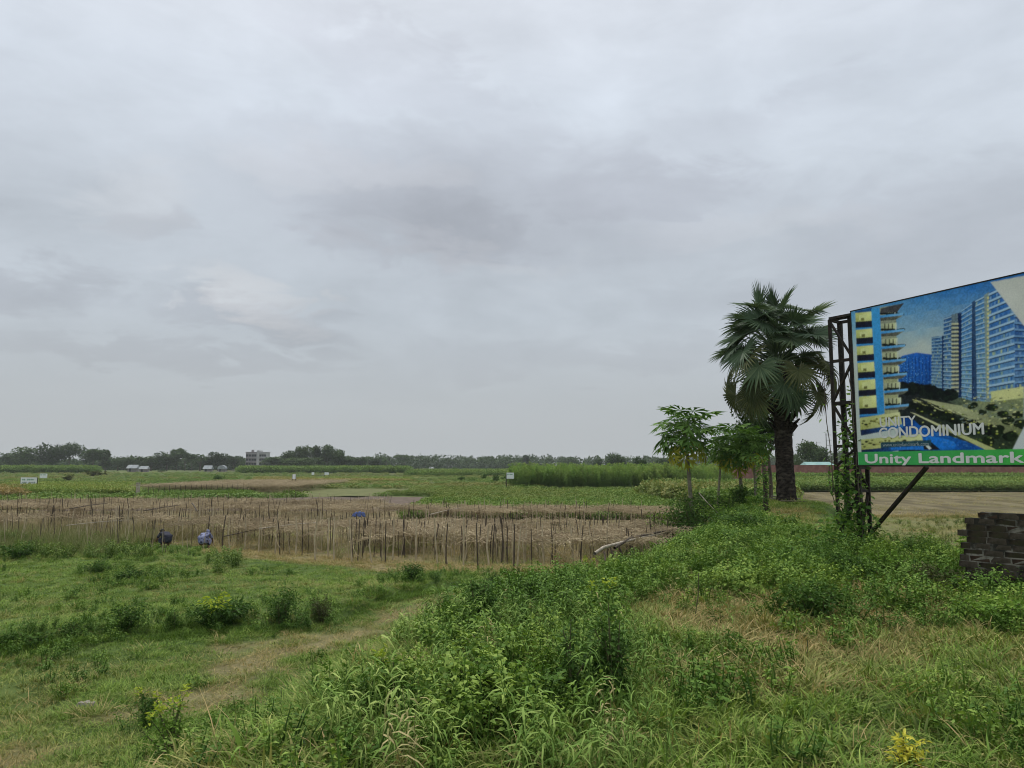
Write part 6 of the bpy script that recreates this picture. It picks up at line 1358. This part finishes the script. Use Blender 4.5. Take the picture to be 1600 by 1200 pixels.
# ------------------------------------------------------------------ foreground bushes and herbs
FG = [
 (640, 908, 46, 32, 'bush', 'dense dark green bush at the straw edge of the trellis', dict(n=900, stems=14, lw=.55)),
 (772, 925, 42, 34, 'bush', 'small dark leafy bush where the straw edge meets the bank', dict(n=700, stems=12)),
 (345, 980, 92, 44, 'bush', 'wide dark bush with bright yellow green tips on its right', dict(n=1500, stems=16, shoots=6, side=.2)),
 (435, 978, 62, 70, 'bush', 'airy upright bush right of the yellow tipped bush', dict(n=800, stems=12, slim=1.3)),
 (502, 970, 48, 46, 'bush_brown', 'brownish twiggy bush, rightmost of the three in the low ground', dict(n=500, stems=14, slim=.8)),
 (195, 982, 66, 40, 'bush', 'low dark bush in the grass left of the yellow tipped bush', dict(n=800, stems=12)),
 (112, 1000, 50, 34, 'bush', 'dark clump of weeds on the grass ledge at the far left', dict(n=700, stems=12)),
 (270, 982, 26, 30, 'bush', 'small thin weed between the two low left bushes', dict(n=200, stems=5)),
 (35, 1008, 80, 22, 'bush', 'flat dark weed patch at the left edge of the grass', dict(n=700, stems=14)),
 (30, 872, 60, 26, 'bush', 'dark green bush at the left edge before the reedy grass', dict(n=600, stems=12)),
 (155, 894, 44, 20, 'bush', 'small dark bush at the foot of the reedy grass', dict(n=500, stems=10)),
 (210, 905, 56, 16, 'bush', 'flat dark weed right below the reedy grass', dict(n=500, stems=10)),
 (232, 1138, 44, 72, 'bush', 'slender dark weed with pale tip left of the yellow topped shrub', dict(n=260, stems=3, shoots=2, slim=.8, leaf=.06)),
 (268, 1205, 100, 125, 'bush_light', 'tall shrub with yellow leaf tops near the dirt track', dict(n=900, stems=11, shoots=7, leaf=.055)),
 (600, 1120, 70, 90, 'bush_light', 'light green herb with yellowish tip beside the tall grass', dict(n=500, stems=8, shoots=2, leaf=.05)),
 (735, 1125, 90, 100, 'bush_light', 'leafy light green shrub in the middle of the tall grass', dict(n=420, stems=7, leaf=.045)),
 (745, 985, 60, 80, 'bush', 'dark green shrub on the slope above the track end', dict(n=900, stems=12, leaf=.07)),
 (965, 1105, 90, 165, 'bush', 'tall dark leaved shrub standing out of the tall grass', dict(n=1100, stems=9, leaf=.05, slim=.9)),
 (895, 1110, 60, 150, 'bush', 'thin stemmed dark herb left of the tall dark shrub', dict(n=420, stems=5, leaf=.05, slim=.8)),
 (938, 985, 44, 110, 'bush_light', 'thin herb with pale top leaves behind the tall dark shrub', dict(n=260, stems=4, shoots=3, leaf=.05)),
 (925, 900, 34, 32, 'bush_light', 'small yellow green shrub at the end of the bamboo rail', dict(n=260, stems=6, shoots=4, leaf=.06)),
 (855, 915, 60, 34, 'bush_light', 'low light green shrub on the crest beside the straw edge', dict(n=600, stems=10, leaf=.07)),
 (1425, 1208, 62, 60, 'yellow', 'golden yellow young shrub at the bottom edge of the photo', dict(n=260, stems=8, leaf=.045, lw=.45)),
 (1385, 905, 70, 52, 'bush_light', 'leafy herb in front of the right leg of the billboard tower', dict(n=900, stems=12, leaf=.07)),
 (1310, 905, 90, 46, 'bush', 'dense dark weeds at the foot of the billboard tower', dict(n=1000, stems=14, leaf=.07)),
 (1462, 880, 36, 34, 'bush_light', 'small herb between the tower and the ruined wall', dict(n=400, stems=7, leaf=.06)),
 (1528, 900, 50, 74, 'bush_light', 'light green climber against the end of the ruined wall', dict(n=900, stems=10, leaf=.07, lw=.8)),
 (1572, 912, 80, 50, 'bush_light', 'leafy weed in front of the ruined wall', dict(n=900, stems=12, leaf=.07, lw=.7)),
 (1470, 925, 110, 44, 'bush_brown', 'olive brown weeds left of the ruined wall', dict(n=800, stems=14, leaf=.06)),
 (1270, 965, 110, 60, 'bush', 'broad leafy weed patch in the middle of the bank', dict(n=1000, stems=14, leaf=.07)),
 (1560, 985, 110, 60, 'bush_light', 'leafy weeds at the right edge of the bank', dict(n=1000, stems=14, leaf=.07)),
]
for i, (px, py, w, hp, m_, lab, kw) in enumerate(FG):
    kw = dict(kw); bush_px(lab, px, py, w, hp, m_, .085, kw.pop('n'), 900 + i, name='shrub' if hp > 60 else 'bush', **kw)
pts_ = []
gq = np.random.default_rng(55)
for (px, py, w, hp, m_, *_r) in FG:
    if m_ == 'yellow': continue
    b_ = gnd(px, py); ww = w * b_[1] / F; n = int(10 + 16 * ww)
    pts_.append(np.stack([b_[0] + gq.normal(0, ww * .55, n), b_[1] + gq.normal(0, ww * .4, n)], 1))
P = np.concatenate(pts_)
scatter('weeds', PR['weed_sprig'] + PR['grass_tuft'], lift(P), 'mixed weeds and grass grown up round the feet of the bushes', gq.uniform(.4, 1.0, len(P)), gq.uniform(0, .6, len(P)), 0., gq, .25)
def stick(px0, py0, px1, py1, r, mat, label):
    a = gnd(px0, py0); c = at(px1, py1, a[1]); pole([a, (a + c) / 2 + [.02, 0, 0], c], r, mat, label, 'bare_stem', 'stem', 5)
stick(1084, 972, 1092, 895, .009, 'stem', 'bare brown stem standing alone on the bank'); stick(1255, 1035, 1262, 1000, .008, 'stem', 'short dry stem in the mown grass on the bank')
# maize-like seedling beside the track
p = gnd(385, 1182); b = MB(); gg = np.random.default_rng(3); blades(b, gg, 5, .36, .035, .02, .3, .5, 6); t = thing('seedling', 'broad leaved grass seedling beside the dirt track', 'plant', p); b.obj('blades', M['bush_light'], t)
# flat stones
p = gnd(135, 1104); b = MB(); gg = np.random.default_rng(6)
n = 12; ring = [(math.cos(a) * .15 * gg.uniform(.75, 1.1), math.sin(a) * .08 * gg.uniform(.8, 1.1)) for a in np.linspace(0, 6.283, n, endpoint=False)]
v = [(x, y, -.03) for x, y in ring] + [(x * .8, y * .8, .012 + gg.uniform(0, .03)) for x, y in ring] + [(.03, 0, .03)]
b.add(v, [[j, (j + 1) % n, n + (j + 1) % n, n + j] for j in range(n)]); b.add(v, [[n + j, n + (j + 1) % n, 2 * n] for j in range(n)]); o = b.obj('flat_stone', M['stone'], None, p + [0, 0, .035]); o.rotation_euler = (0, .1, .25); tag(o, 'pale flat stone lying in the lawn on the left', 'stone')

# ------------------------------------------------------------------ haze
hm, t = new_mat('haze'); pv = t.n('ShaderNodeVolumePrincipled'); pv.inputs['Color'].default_value = (.93, .96, 1, 1); pv.inputs['Density'].default_value = .00016; pv.inputs['Anisotropy'].default_value = .2
ho = t.n('ShaderNodeOutputMaterial'); t.put(ho.inputs['Volume'], pv.outputs[0])
b = MB(); b.box((0, 640, 9.2), (2560, 1480, 22)); hz_ = b.obj('haze', hm); tag(hz_, kind='stuff')
hz_.display_type = 'WIRE'
